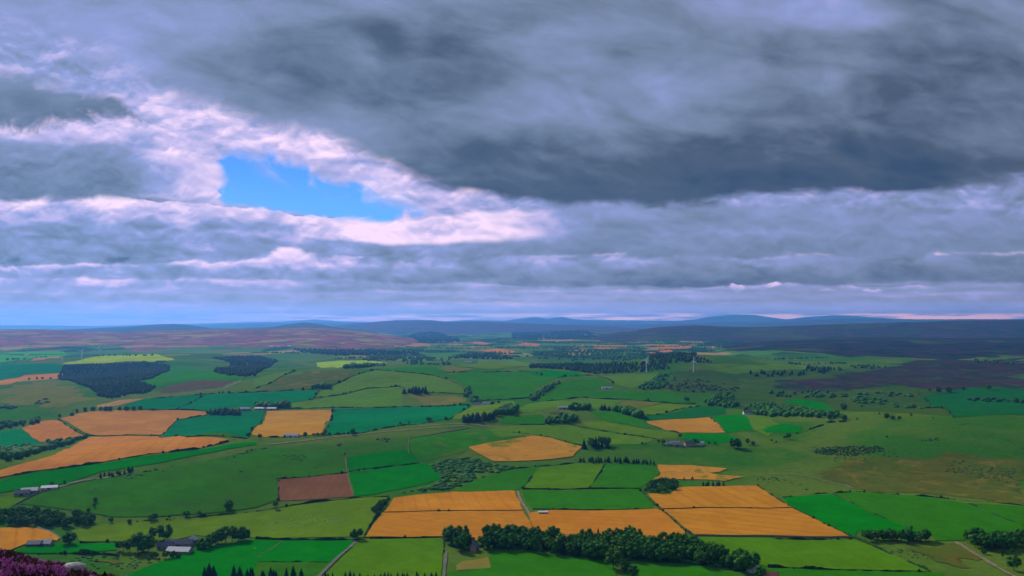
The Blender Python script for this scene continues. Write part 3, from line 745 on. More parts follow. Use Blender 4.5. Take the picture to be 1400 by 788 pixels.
 ('B1', 'rough', 'rough damp meadow in front of the tree ringed farm', [(270,690),(420,670),(640,668),(830,680),(740,745),(600,790),(300,720)], None),
 ('B1', 'olive', 'long olive pasture behind the tree ringed farm', [(380,545),(560,510),(800,490),(1100,470),(1360,446),(1450,436),(1250,555),(1320,582),(1050,570),(900,603),(430,603),(410,570)], None),
 ('B1', 'grass', 'broad green face of the ridge on the west', [(100,400),(300,320),(500,270),(900,215),(1200,150),(1379,110),(1500,100),(1840,120),(1870,228),(1660,255),(1500,262),(1490,380),(1379,420),(1180,445),(850,470),(600,470),(430,440),(200,410)], None),
 ('B1', 'emer', 'green strip of pasture between the long tan field and the ridge', [(-30,345),(-30,285),(200,228),(420,200),(620,172),(800,140),(1060,110),(1379,66),(1379,82),(1000,150),(800,190),(550,225),(380,288),(290,298),(190,310)], None),
 ('B1', 'lime', 'small green field below the left farmstead', [(-30,430),(-30,372),(60,352),(180,347),(90,400),(20,440)], None),
 ('B2', 'gold2', 'patchy gold field with a green flush, centre of the valley', [(1145,95),(1260,70),(1379,52),(1489,33),(1589,45),(1759,92),(1709,145),(1529,165),(1379,172),(1280,173)], (.2, 13, 40)),
]
_order = 0
FIELD_POLY = {}
def drape(poly, lift, step, ragged=0.22):
    """triangulated sheet over the land inside a polygon of (x, y)"""
    n = len(poly)
    pts, edges = [], []
    for i in range(n):
        (x0, y0), (x1, y1) = poly[i], poly[(i + 1) % n]
        L = math.hypot(x1 - x0, y1 - y0)
        m = max(1, int(L / step))
        for k in range(m):
            t = k / m
            w = 0.0 if k == 0 else (vnoise(np.array((x0 + (x1 - x0) * t) / (step * 2.2)), np.array((y0 + (y1 - y0) * t) / (step * 2.2)), 5)) * step * ragged
            nx, ny = (y1 - y0) / max(L, 1e-6), -(x1 - x0) / max(L, 1e-6)
            pts.append((x0 + (x1 - x0) * t + nx * float(w), y0 + (y1 - y0) * t + ny * float(w)))
    nb = len(pts)
    edges = [(i, (i + 1) % nb) for i in range(nb)]
    P = np.array(pts)
    lo, hi = P.min(0), P.max(0)
    gx_, gy_ = np.meshgrid(np.arange(lo[0], hi[0], step), np.arange(lo[1], hi[1], step))
    G = np.stack([gx_.ravel(), gy_.ravel()], -1)
    G = G[inside(G, P)]
    cen = P.mean(0)
    allp = [Vector((p[0] - cen[0], p[1] - cen[1])) for p in np.concatenate([P, G])]
    r = delaunay_2d_cdt(allp, edges, [], 1, 1e-4)
    vs = np.array([(v.x + cen[0], v.y + cen[1]) for v in r[0]])
    zs = lie(vs[:, 0], vs[:, 1]) + lift
    return np.column_stack([vs, zs]), [tuple(f) for f in r[2]]

def inside(Q, poly):
    x, y = Q[:, 0], Q[:, 1]
    r = np.zeros(len(Q), bool)
    n = len(poly)
    for i in range(n):
        x0, y0 = poly[i]; x1, y1 = poly[(i + 1) % n]
        c = ((y0 > y) != (y1 > y)) & (x < (x1 - x0) * (y - y0) / ((y1 - y0) if y1 != y0 else 1e-9) + x0)
        r ^= c
    return r

_rnd = random.Random(5)
for reg, tone, label, pts, stripe in FIELDS:
    poly = ground(reg, pts)
    FIELD_POLY[label] = poly
    d = float(np.median([p[1] for p in poly]))
    step = max(9.0, d * 0.011)
    _order += 1
    lift = (0.45 if tone in CROPS else 0.12) + d * 1.2e-4 + 0.004 * _order
    loose = tone in ('purple', 'heath', 'rough', 'dull', 'wild')
    v, f = drape(poly, lift, step * (0.55 if loose else 1.0), 0.5 if loose else 0.22)
    if loose:                                   # open ground: the cover thins out raggedly towards its edge
        fa = np.array(f); cc = v[fa].mean(1)
        ed = near_line(cc[:, 0], cc[:, 1], poly + [poly[0]])
        keep = ed / (step * (3.0 if tone == 'purple' else 2.6)) + 1.3 * fbm(cc[:, 0] / (step * 7), cc[:, 1] / (step * 7), 4, 61) > (0.25 if tone == 'purple' else 0.42)
        f = [q for q, k_ in zip(f, keep) if k_]
    j = lambda c: tuple(max(0.004, k * _rnd.uniform(0.94, 1.06)) for k in c)
    c1, c2 = TONES[tone]
    s = stripe or (0, 14, 0)
    mt = field_mat('field cover', j(c1), j(c2), s[0], s[1], R(s[2]), 0.6 if tone in CROPS or tone in ('emer', 'green', 'lime', 'teal') else 0.9,
                   patch=(0.030, 0.090, 0.014) if tone in ('purple', 'heath') else (0.090, 0.150, 0.010) if 'patchy' in label or 'ragged' in label else ((0.150, 0.125, 0.024) if tone in ('rough', 'dull') else None), coarse=max(70.0, d * 0.05))
    o = link('field', mesh_of('field', v, f, [mt], True))
    tag(o, label, 'field', None, 'structure')

# ---------------------------------------------------------------- tracks and hedgerows
rng = np.random.default_rng(11)
def line_pts(reg, pts, step=None):
    P = ground(reg, pts)
    out = []
    for (x0, y0), (x1, y1) in zip(P[:-1], P[1:]):
        L = math.hypot(x1 - x0, y1 - y0)
        s = step or max(3.0, 0.004 * (y0 + y1) / 2)
        m = max(1, int(L / s))
        for k in range(m): out.append((x0 + (x1 - x0) * k / m, y0 + (y1 - y0) * k / m))
    out.append(P[-1])
    return np.array(out)

def side(Q):
    T = np.gradient(Q, axis=0)
    T /= np.maximum(np.linalg.norm(T, axis=1, keepdims=True), 1e-6)
    return np.stack([-T[:, 1], T[:, 0]], -1)

def leafy(name, dark, light, scale=0.5, trans=0.0):
    def b(n, pos, p):
        f = n.noise(pos, scale, 3, 0.6)
        info = n.node('ShaderNodeObjectInfo')
        rv = S(n, info.outputs['Random'])
        c = n.mix(n.smooth(f, 0.3, 0.7), dark, light)
        return n.mix(rv * 0.6, c, tuple(k * 0.62 for k in light))
    return material(name, b, 0.9, 0.1)

M_HEDGE = leafy('hedge leaves', (0.004, 0.030, 0.005), (0.018, 0.066, 0.008), 0.3)
M_DYKE = plain('drystone dyke', (0.105, 0.100, 0.080), 0.95, 0.35, 0.7)
M_TRACK = plain('farm track', (0.165, 0.135, 0.080), 1.0, 0.25, 0.2)
M_ROAD = plain('grey lane', (0.100, 0.105, 0.085), 1.0, 0.2, 0.2)

def ico(sub):
    bm = bmesh.new()
    bmesh.ops.create_icosphere(bm, subdivisions=sub, radius=1.0)
    v = np.array([x.co[:] for x in bm.verts]); f = np.array([[q.index for q in x.verts] for x in bm.faces])
    bm.free()
    return v, f
ICO1, ICO2 = ico(1), ico(2)

def hedgerow(reg, pts, label, h=1.0, kind='hedge'):
    Q = line_pts(reg, pts)
    d = Q[:, 1]
    n = len(Q)
    Q = Q + rng.normal(0, 0.25, Q.shape)
    N = side(Q)
    lum = np.clip(0.85 + 2.2 * fbm(Q[:, 0] / 14, Q[:, 1] / 14, 4, 4) + rng.normal(0, .16, n), 0.10, 2.6)
    if kind == 'dyke': lum = np.clip(1 + rng.normal(0, .12, n), .6, 1.4)
    w = np.maximum(0.8, d * 0.00062) * h * np.sqrt(lum)
    ht = np.maximum(1.3, d * 0.00085) * h * lum
    z = lie(Q[:, 0], Q[:, 1]) - 0.25
    L, Rr = Q - N * w[:, None], Q + N * w[:, None]
    l2, r2_ = Q - N * (w * 0.62)[:, None], Q + N * (w * 0.62)[:, None]
    V = np.stack([np.column_stack([L, z]), np.column_stack([l2, z + 0.25 + ht * rng.uniform(.75, 1, n)]), np.column_stack([Q, z + 0.3 + ht * rng.uniform(1, 1.25, n)]),
                  np.column_stack([r2_, z + 0.25 + ht * rng.uniform(.75, 1, n)]), np.column_stack([Rr, z])], 1).reshape(-1, 3)
    i = np.arange(n - 1)[:, None] * 5 + np.arange(4)[None, :]
    F = np.stack([i, i + 5, i + 6, i + 1], -1).reshape(-1, 4)
    if kind == 'hedge':                         # outgrown bushes standing in the line
        v0, f0 = ICO1
        F = [tuple(q) for q in F]; V = [V]
        nv = len(V[0])
        for k in range(n):
            if rng.random() < 0.10 * h:
                r_ = max(1.1, d[k] * 0.0011) * rng.uniform(.7, 1.7)
                V.append(v0 * (1 + rng.uniform(-.25, .25, (len(v0), 1))) * (r_, r_, r_ * 1.15) + (Q[k, 0] + rng.normal(0, .6), Q[k, 1] + rng.normal(0, .6), z[k] + r_ * .9))
                F += [tuple(q + nv) for q in f0]; nv += len(v0)
        V = np.concatenate(V)
    nm = {'hedge': 'hedgerow', 'dyke': 'drystone_dyke'}[kind]
    o = link(nm, mesh_of(nm, V, F, [M_HEDGE if kind == 'hedge' else M_DYKE]))
    tag(o, label, 'hedge' if kind == 'hedge' else 'wall', 'hedges between the fields' if kind == 'hedge' else 'stone dykes between the fields')

def track(reg, pts, label, w, mat, nm='farm_track', lift=0.75):
    Q = line_pts(reg, pts)
    N = side(Q)
    ww = w * (1 + 0.25 * rng.normal(0, 1, len(Q)))
    d = Q[:, 1]
    V = []
    for k in (-1, 0, 1):
        p = Q + N * (ww * k / 2)[:, None]
        V.append(np.column_stack([p, lie(p[:, 0], p[:, 1]) + lift + d * 1.2e-4]))
    V = np.stack(V, 1).reshape(-1, 3)
    i = np.arange(len(Q) - 1)[:, None] * 3 + np.arange(2)[None, :]
    F = np.stack([i, i + 3, i + 4, i + 1], -1).reshape(-1, 4)
    tag(link(nm, mesh_of(nm, V, F, [mat], True)), label, 'track', None, 'structure')

track('B2', [(330,800),(380,750),(440,690),(500,640),(545,598)], 'grey lane running up beside the lime green hay field', 3.1, M_ROAD)
track('B2', [(1012,800),(1018,730),(1026,660)], 'grey track running up to the woodland house', 2.5, M_ROAD)
track('B3', [(30,330),(45,380),(85,440),(120,520)], 'pale track between the left gold fields and the middle gold field', 3.1, M_TRACK)
track('B4', [(1010,605),(1060,635),(1140,685),(1230,740),(1340,800)], 'pale track slanting through the bottom right corner', 3.7, M_TRACK)
track('B1', [(200,528),(260,548),(300,570),(318,590)], 'grey path curving round the left gold field', 3.1, M_ROAD)
track('B4', [(0,240),(120,240),(230,255),(330,285),(420,300),(455,318)], 'winding pale track on the brown hillside', 3.1, M_TRACK)
track('B1', [(290,320),(380,290),(440,275),(560,262),(650,240),(700,225)], 'pale track climbing the green ridge from the farmstead', 3.1, M_TRACK)
track('A1', [(790,492),(1000,466),(1200,441),(1260,415),(1300,396)], 'pale farm track on the hillside below the forest bay', 5.6, M_TRACK)
track('A2', [(60,742),(200,728),(400,705),(560,688),(700,672),(900,655),(1130,640)], 'tan track along the crest of the green ridge', 4.3, M_TRACK)
track('A2', [(870,645),(1000,632),(1130,630),(1250,645),(1379,660)], 'pale lane over the saddle beyond the green ridge', 4.3, M_TRACK)

H = 'hedge'
HEDGES = [
 ('A1', [(310,607),(335,620),(375,650),(420,680),(470,692),(860,693)], 'hedge curving between the tan cornfields on the west', 1.1, H),
 ('A1', [(868,691),(920,642),(958,607),(1040,594),(1110,583),(1118,570)], 'hedge between the wide tan field and the haze tinted green crop', 1.0, H),
 ('A1', [(860,693),(1000,702),(1330,711)], 'hedge along the foot of the haze tinted green crop', 1.0, H),
 ('A1', [(945,553),(1060,500),(1105,473)], 'short slanting hedge between the two green pastures under the farm track', 1.0, H),
 ('A1', [(800,494),(1000,479),(1200,463),(1400,459)], 'hedge under the pale farm track on the hillside', .9, H),
 ('A1', [(1335,708),(1379,640),(1425,560)], 'hedge on the left side of the square gold field', .9, H),
 ('A1', [(750,554),(945,555),(1115,556)], 'hedge along the top of the wide tan cornfield', .9, H),
 ('A2', [(0,457),(150,452),(310,444)], 'hedge running left from the small spinney', .9, H),
 ('A2', [(400,428),(480,394),(560,360),(640,338),(800,352),(960,370),(1050,395),(1110,430),(1150,470),(1190,520)], 'long hedge arching over the crown of the middle hill', 1.0, H),
 ('A2', [(320,492),(470,470),(600,439),(770,427),(800,440)], 'hedge curving below the rounded green field', .9, H),
 ('A2', [(920,459),(1100,468),(1125,465)], 'hedge right of the conifer spinney', .9, H),
 ('A2', [(0,439),(100,399),(215,343)], 'hedge climbing the far left flank of the middle hill', .9, H),
 ('A2', [(150,549),(600,544),(800,537),(1150,528)], 'hedge along the top of the long blue green field', 1.0, H),
 ('A2', [(312,494),(325,470),(342,448)], 'short hedge dropping from the small spinney', .9, H),
 ('A2', [(170,520),(230,508),(310,497)], 'short hedge left of the rounded hill above the sheds', .8, H),
 ('A2', [(412,554),(395,620),(370,690)], 'hedge on the right side of the square gold field', 1.0, H),
 ('A2', [(1150,530),(1100,570),(1055,600)], 'hedge at the right end of the long blue green field', .9, H),
 ('A2', [(60,703),(200,698),(380,691),(560,682),(660,658),(820,635),(960,615),(1050,603)], 'hedge along the foot of the square gold and long blue green fields', 1.1, H),
 ('A2', [(822,790),(820,760),(826,710)], 'pale stone wall dropping from the ridge crest', .8, 'dyke'),
 ('A2', [(830,708),(1000,678),(1150,652)], 'stone wall along the green field above the patchy gold field', .8, 'dyke'),
 ('A2', [(1200,508),(1300,500),(1400,494)], 'hedge at the foot of the big smooth green field', .9, H),
 ('A2', [(1010,352),(1180,352),(1379,348)], 'hedge along the top of the big smooth green field', .8, H),
 ('A3', [(30,345),(130,358),(240,385),(330,372),(400,368),(470,372),(520,390),(550,420)], 'hedge winding from the burn to the long pale building', .9, H),
 ('A3', [(0,498),(80,490),(140,455),(200,440)], 'hedge beside the trees of the burn', .9, H),
 ('A3', [(170,508),(380,487),(620,498),(830,516),(990,522)], 'long hedge below the brighter green field under the turbine hill', .9, H),
 ('A3', [(300,631),(540,678),(780,713)], 'dark hedge slanting down to the distant farmstead', .9, H),
 ('A3', [(715,620),(820,662),(900,680)], 'hedge on the lower left of the four sided gold field', .8, H),
 ('A3', [(1062,595),(1105,636),(1152,680)], 'hedge on the right of the four sided gold field', .7, H),
 ('A3', [(0,634),(90,633),(180,633)], 'hedge left of the heath copse', .8, H),
 ('A3', [(0,676),(120,688),(250,714),(380,746)], 'hedge above the right side of the patchy gold field', .8, H),
 ('A3', [(730,583),(880,558),(1010,531)], 'hedge between the pale olive wedge and the dark teal field', .8, H),
 ('A4', [(150,685),(250,650),(300,635)], 'hedge right of the vivid green corner field', .8, H),
 ('A4', [(800,457),(850,500),(900,540),(1000,595)], 'hedge slanting beside the dark green field at the right edge', 1.1, H),
 ('B1', [(0,259),(200,223),(420,197),(600,167),(720,146),(800,131),(1050,106),(1200,71),(1270,52)], 'bushy hedge along the lower edge of the long tan cornfield', 1.2, H),
 ('B1', [(80,405),(200,342),(300,318),(380,299),(520,266)], 'stone wall climbing the ridge from the left farmstead', .9, 'dyke'),
 ('B1', [(560,512),(800,492),(1100,469),(1379,444)], 'hedge along the top of the long olive pasture', 1.0, H),
 ('B1', [(430,609),(520,608),(620,607)], 'hedge left of the tree ringed farm', 1.1, H),
 ('B1', [(540,440),(800,425),(1000,405),(1200,370),(1379,350)], 'faint stone wall across the broad green face of the ridge', .6, 'dyke'),
 ('B1', [(200,672),(420,668),(560,672),(640,680)], 'dark hedge below the narrow green paddock', 1.4, H),
 ('B2', [(0,440),(130,420),(340,386),(600,363),(715,361)], 'hedge along the top of the sheep pasture', .9, H),
 ('B2', [(118,385),(119,330),(121,268)], 'hedge on the left side of the brown ploughed field', 1.1, H),
 ('B2', [(121,266),(300,252),(490,234)], 'hedge along the top of the brown ploughed field', .8, H),
 ('B2', [(490,235),(507,295),(527,362)], 'stone wall on the right side of the brown ploughed field', .8, 'dyke'),
 ('B2', [(490,233),(487,190),(485,150)], 'stone wall climbing from the brown ploughed field', .8, 'dyke'),
 ('B2', [(0,590),(300,595),(545,592),(800,584),(1010,578)], 'hedge along the foot of the sheep pasture and lower left gold field', 1.0, H),
 ('B2', [(715,368),(650,455),(612,520),(582,580)], 'bushy hedge on the left side of the left gold fields', 1.3, H),
 ('B2', [(690,447),(980,439),(1379,438),(1437,436)], 'thin fence line of grass between the two left gold fields', .5, H),
 ('B2', [(0,693),(75,645),(150,600)], 'stone wall slanting beside the emerald silage field', .7, 'dyke'),
 ('B2', [(0,712),(200,714),(415,717)], 'hedge along the foot of the emerald silage field', .7, H),
 ('B2', [(1011,580),(1012,620),(1012,660)], 'short hedge right of the lime green hay field', 1.2, H),
 ('B2', [(500,226),(580,216),(880,180)], 'hedge between the two green fields right of the ploughed field', .9, H),
 ('B3', [(0,212),(180,193),(350,178),(378,160)], 'hedge along the foot of the patchy gold field', 1.0, H),
 ('B3', [(150,206),(100,262),(56,315)], 'hedge on the bowed left side of the olive green pasture', .8, H),
 ('B3', [(55,320),(410,318),(690,318)], 'hedge along the top of the wide dark green field', .8, H),
 ('B3', [(418,312),(450,270),(500,185)], 'hedge between the olive green and the green pasture', .9, H),
 ('B3', [(110,429),(420,434),(755,428),(800,428)], 'hedge along the top of the middle gold field', .8, H),
 ('B3', [(690,324),(780,412),(860,480),(930,545),(980,570)], 'straight hedge on the left side of the right gold fields', 1.2, H),
 ('B3', [(820,430),(1379,426),(1510,422)], 'thin hedge between the two right gold fields', .6, H),
 ('B3', [(980,571),(1379,576),(1850,581)], 'stone wall along the foot of the large right gold field', 1.0, 'dyke'),
 ('B3', [(1325,304),(1379,344),(1504,420),(1660,496),(1824,576)], 'straight hedge on the right side of the right gold fields', 1.1, H),
 ('B3', [(762,188),(800,238),(745,290)], 'hedge between the green pasture and the ragged gold strip', .8, H),
 ('B4', [(470,585),(560,625),(700,690),(880,767)], 'hedge slanting between the yellow green hay field and the rough meadow', 1.1, H),
 ('B4', [(0,742),(490,762),(860,769)], 'hedge along the foot of the yellow green hay field', 1.1, H),
 ('B4', [(345,349),(560,451),(740,521),(810,551)], 'hedge between the vivid green triangle and the wide green pasture', .9, H),
 ('B4', [(80,366),(300,343),(480,334),(700,351),(890,363),(1080,382),(1420,413)], 'hedge along the foot of the rough brown hillside', 1.0, H),
 ('B4', [(1080,399),(1250,471),(1400,530)], 'hedge at the right edge between two green fields', .7, H),
 ('B4', [(0,590),(250,594),(460,591)], 'hedge along the top of the yellow green hay field', .8, H),
]
for h_ in HEDGES: hedgerow(*h_)

# ---------------------------------------------------------------- trees
M_LEAF = leafy('broadleaf leaves', (0.006, 0.070, 0.008), (0.042, 0.180, 0.014), 0.35)
M_LEAF2 = leafy('pale broadleaf leaves', (0.016, 0.100, 0.008), (0.080, 0.230, 0.016), 0.35)
M_NEEDLE = leafy('conifer needles', (0.002, 0.030, 0.014), (0.008, 0.060, 0.020), 0.4)
M_GORSE = leafy('gorse and bracken', (0.006, 0.038, 0.010), (0.026, 0.070, 0.014), 0.2)
M_BARK = plain('bark', (0.075, 0.060, 0.045), 0.95, 0.4, 3.0)

def leaf_crown(seed, wide=0.42, lobes=11, leaves=620, low=0.22, leaf=0.040):
    """crown of a tree one unit high: uneven lobes, each a dark core wrapped in leaf sprays"""
    g = np.random.default_rng(seed)
    C, Rd = [], []
    for k in range(lobes):
        t = (k + 0.5) / lobes
        zc = low + 0.12 + t * (0.74 - low)
        rad = wide * (0.55 * math.sin(math.pi * min(max((zc - low) / (1 - low), 0.1), 0.95)) + 0.10)
        an = k * 2.4 + g.uniform(-.5, .5)
        C.append((rad * math.cos(an), rad * math.sin(an), zc)); Rd.append(g.uniform(0.13, 0.20) * wide / 0.42 * (1.1 - 0.35 * t))
    C, Rd = np.array(C), np.array(Rd)
    vs, fs, n = [], [], 0
    v0, f0 = ICO1
    for c, r in zip(C, Rd):
        v = v0 * (r * 0.86) * (1 + g.uniform(-.22, .22, (len(v0), 1))) * (1, 1, .88) + c
        vs.append(v); fs.append(f0 + n); n += len(v)
    per = leaves // lobes
    for c, r in zip(C, Rd):
        d = g.normal(size=(per, 3)); d[:, 2] += 0.25
        d /= np.linalg.norm(d, axis=1, keepdims=True)
        p = c + d * r * g.uniform(.86, 1.22, (per, 1)) * (1, 1, .92)
        a = np.cross(d, g.normal(size=(per, 3))); a /= np.linalg.norm(a, axis=1, keepdims=True)
        b = np.cross(d, a) * .6 + d * g.uniform(-.7, .7, (per, 1))
        sz = leaf * g.uniform(.6, 1.35, (per, 1))
        tri = np.stack([p - a * sz, p + a * sz * .8 - b * sz * .5, p + b * sz * 1.1], 1).reshape(-1, 3)
        vs.append(tri); fs.append(np.arange(per * 3).reshape(-1, 3) + n); n += per * 3
    return np.concatenate(vs), np.concatenate(fs)

def tube(p0, p1, r0, r1, k=6):
    p0, p1 = np.array(p0, float), np.array(p1, float)
    d = p1 - p0; d /= np.linalg.norm(d)
    a = np.cross(d, (0.3, 0.9, 0.1)); a /= np.linalg.norm(a); b = np.cross(d, a)
    an = np.linspace(0, 2 * math.pi, k, endpoint=False)
    ring = np.cos(an)[:, None] * a + np.sin(an)[:, None] * b
    v = np.concatenate([p0 + ring * r0, p1 + ring * r1])
    i = np.arange(k); j = (i + 1) % k
    f = np.concatenate([np.stack([i, j, j + k], -1), np.stack([i, j + k, i + k], -1)])
    return v, f

def joined(bits):
    vs, fs, n = [], [], 0
    for v, f in bits:
        vs.append(v); fs.append(np.asarray(f) + n); n += len(v)
    return np.concatenate(vs), np.concatenate(fs)

def trunk_mesh(seed, low=0.25):
    g = np.random.default_rng(seed)
    bits = [tube((0, 0, -0.04), (0.01, 0, low + 0.1), 0.026, 0.018)]
    for k in range(4):
        an = k * 1.6 + g.uniform(-.4, .4)
        bits.append(tube((0.01, 0, low + 0.05 * k), (0.17 * math.cos(an), 0.17 * math.sin(an), low + 0.22 + 0.08 * k), 0.014, 0.005, 5))
    return joined(bits)

def conifer_crown(seed, wide=0.20, tiers=9, spokes=9):
    g = np.random.default_rng(seed)
    vs, fs, n = [], [], 0
    for t in range(tiers):
        z = 0.07 + 0.80 * t / (tiers - 1)
        r = wide * (1 - 0.86 * t / (tiers - 1)) * g.uniform(.85, 1.15)
        top = (g.uniform(-.01, .01), g.uniform(-.01, .01), min(z + 0.24, 1.0))
        ring = []
        for k in range(spokes * 2):
            an = math.pi * k / spokes + t
            rr = r * (g.uniform(.85, 1.2) if k % 2 == 0 else g.uniform(.42, .62))
            ring.append((rr * math.cos(an), rr * math.sin(an), z - rr * 0.25 + g.uniform(-.012, .012)))
        vs.append(np.array([top] + ring))
        m = spokes * 2
        fs.append(np.array([[n, n + 1 + k, n + 1 + (k + 1) % m] for k in range(m)])); n += m + 1
    return np.concatenate(vs), np.concatenate(fs)

def tree_mesh(name, vf, mat): return mesh_of(name, vf[0], vf[1], [mat])
BROAD = [(tree_mesh('trunk', trunk_mesh(k, lo), M_BARK), tree_mesh('crown', leaf_crown(40 + k, w, lb, 760, lo), m)) for k, (w, lb, lo, m) in
         enumerate([(0.42, 11, .20, M_LEAF), (0.50, 13, .16, M_LEAF), (0.38, 10, .24, M_LEAF), (0.46, 12, .18, M_LEAF2), (0.56, 13, .12, M_LEAF), (0.36, 10, .30, M_LEAF2)])]
CONIF = [(tree_mesh('trunk', joined([tube((0, 0, -.04), (0, 0, .5), .02, .01)]), M_BARK), tree_mesh('crown', conifer_crown(60 + k, w, t), M_NEEDLE)) for k, (w, t) in enumerate([(0.30, 10), (0.26, 11), (0.34, 9)])]
BUSH = [tree_mesh('bush', leaf_crown(80 + k, .75, 8, 220, -.12, .09), M_LEAF) for k in range(3)]

_tr = random.Random(21)
def plant(kind, x, y, h, label, group, parts=True):
    z = float(lie(np.array([x]), np.array([y]))[0])
    rz = _tr.uniform(0, 6.28)
    src = BROAD if kind == 'broadleaf_tree' else CONIF
    s = h
    tk, cr = _tr.choice(src)
    wx = s * _tr.uniform(.88, 1.15)
    if parts:
        root = empty(kind, (x, y, z), rz)
        root.scale = (wx, wx, s)
        link('trunk', tk, root); link('crown', cr, root)
    else:
        root = link(kind, cr)
        root.location = (x, y, z); root.rotation_euler = (0, 0, rz); root.scale = (wx, wx, s)
    tag(root, label, 'tree', group)
    return root

def px_to_m(hpx, y): return hpx / 3.94 * y / FOC * 1.03

def spots_in(poly, gap, seed=1, jitter=.42):
    g = np.random.default_rng(seed)
    P = np.array(poly); lo, hi = P.min(0), P.max(0)
    xs, ys = np.meshgrid(np.arange(lo[0], hi[0], gap), np.arange(lo[1], hi[1], gap * .87))
    xs[1::2] += gap / 2
    G = np.stack([xs.ravel(), ys.ravel()], -1) + g.uniform(-jitter, jitter, (xs.size, 2)) * gap
    return G[inside(G, P)]

def grove(reg, pts, gap, h, label, group, kind='broadleaf_tree', holes=(), seed=1, mix=0.0, parts=True):
    poly = ground(reg, pts)
    G = spots_in(poly, gap, seed)
    for hp in holes:
        G = G[~inside(G, np.array(ground(reg, hp)))]
    for x, y in G:
        k = kind if _tr.random() >= mix else 'conifer_tree'
        lb = label if k == kind else label.replace('broadleaf', 'conifer')
        if 'big wood' in lb:
            far_, a_ = y > 700, x / y
            lb = lb.replace('in the big wood in front of the gold fields', ('at the back' if far_ else 'on the near side') + ' of the big wood ' +
                            ('by the pinkish house' if a_ < -.03 else 'around the white roofed barn' if a_ < .09 else 'behind the large oak' if a_ < .16 else 'around the grass glade' if a_ < .23 else 'at its right end'))
        plant(k, x, y, _tr.uniform(*h), lb, group, parts)
    return len(G)

def row(reg, pts, gap, hpx, label, group, kind='broadleaf_tree', parts=True, spread=2.0):
    Q = line_pts(reg, pts, gap)
    for x, y in Q:
        plant(kind, x + _tr.gauss(0, spread), y + _tr.gauss(0, spread), px_to_m(hpx * _tr.uniform(.72, 1.15), y), label, group, parts)
    return len(Q)

def single(reg, p, hpx, label, group='lone trees', kind='broadleaf_tree', variant=None):
    x, y = ground(reg, [p])[0]
    return plant(kind, x, y, px_to_m(hpx, y), label, group)

B, K = 'broadleaf_tree', 'conifer_tree'
# the big wood at the foot of the gold fields
nb = grove('B3', [(-365,606),(-352,655),(-240,660),(-160,650),(0,645),(200,672),(480,704),(700,708),(950,725),(1100,748),(1300,778),(1345,762),(1190,706),(1085,694),(1005,648),(935,612),(800,600),(640,596),(500,602),(330,600),(200,590),(0,582),(-130,584),(-250,590)], 9.6, (11, 17),
      'dark broadleaf tree in the big wood in front of the gold fields', 'trees of the big wood', B,
      holes=[[(-248,560),(-248,690),(-170,690),(-165,560)], [(640,606),(900,602),(930,622),(780,648),(660,645)], [(200,612),(330,606),(340,640),(210,655)]], seed=3, mix=0.07)
single('B3', (545,748), 105, 'largest round oak standing forward of the big wood')
single('B3', (612,768), 62, 'smaller tree between the large oak and the cottage meadow')
single('B3', (655,800), 70, 'low tree right of the large oak at the bottom edge')
single('B3', (1105,705), 76, 'tall tree at the right end of the big wood beside the yellow green field')
single('B3', (1340,800), 62, 'tree beside the white cottage at the bottom')
# trees round the farm on the left
single('B1', (372,614), 62, 'round tree at the corner of the left gold field')
single('B1', (360,612), 40, 'low bushy tree against the round corner tree')
for p, h in [((665,656),62), ((700,655),66), ((740,655),100), ((775,655),92), ((800,655),70), ((640,650),50)]:
    single('B1', p, h, 'dark tree in the clump left of the tree ringed farm', 'trees in the clump left of the farm')
single('B1', (822,592), 68, 'left of the two tall trees behind the farm roofs')
single('B1', (884,594), 84, 'right and taller of the two tall trees behind the farm roofs')
for p, h in [((1075,640),50), ((1105,642),62), ((1140,625),66), ((1175,612),74), ((1215,604),84), ((1250,600),82), ((1285,598),80), ((1315,594),60)]:
    single('B1', p, h, 'tree in the shelter belt right of the tree ringed farm', 'shelter belt right of the farm')
for p, h in [((440,668),28), ((495,676),26), ((560,680),24), ((840,690),34), ((890,694),44), ((930,690),38), ((960,690),28)]:
    single('B1', p, h, 'small bushy tree in the damp meadow by the farm', 'bushy trees in the damp meadow')
row('B1', [(640,690),(760,688),(900,700)], 8, 22, 'low shrub along the burn below the farm', 'shrubs along the burn', B, True, 3)
# conifers along the bottom edge
for p, h in [((1100,806),70), ((1125,806),90), ((1150,806),76)]:
    single('B1', p, h, 'dark spruce in the bottom group left of the silage field', 'spruces in the bottom group', K)
for p, h in [((1258,806),78), ((1290,806),72), ((1330,806),58), ((1360,806),62)]:
    single('B1', p, h, 'dark spruce in the bottom pair right of the spruce group', 'spruces in the bottom pair', K)
row('B2', [(-10,806),(60,806),(130,806),(235,806)], 2.7, 62, 'dark spruce in the dense bottom row under the silage field', 'spruces of the left bottom row', K, True, 4.5)
row('B2', [(360,812),(480,812),(600,812),(760,812),(970,812)], 3.0, 46, 'dark spruce in the long bottom row under the lime green field', 'spruces of the long bottom row', K, True, 2.5)
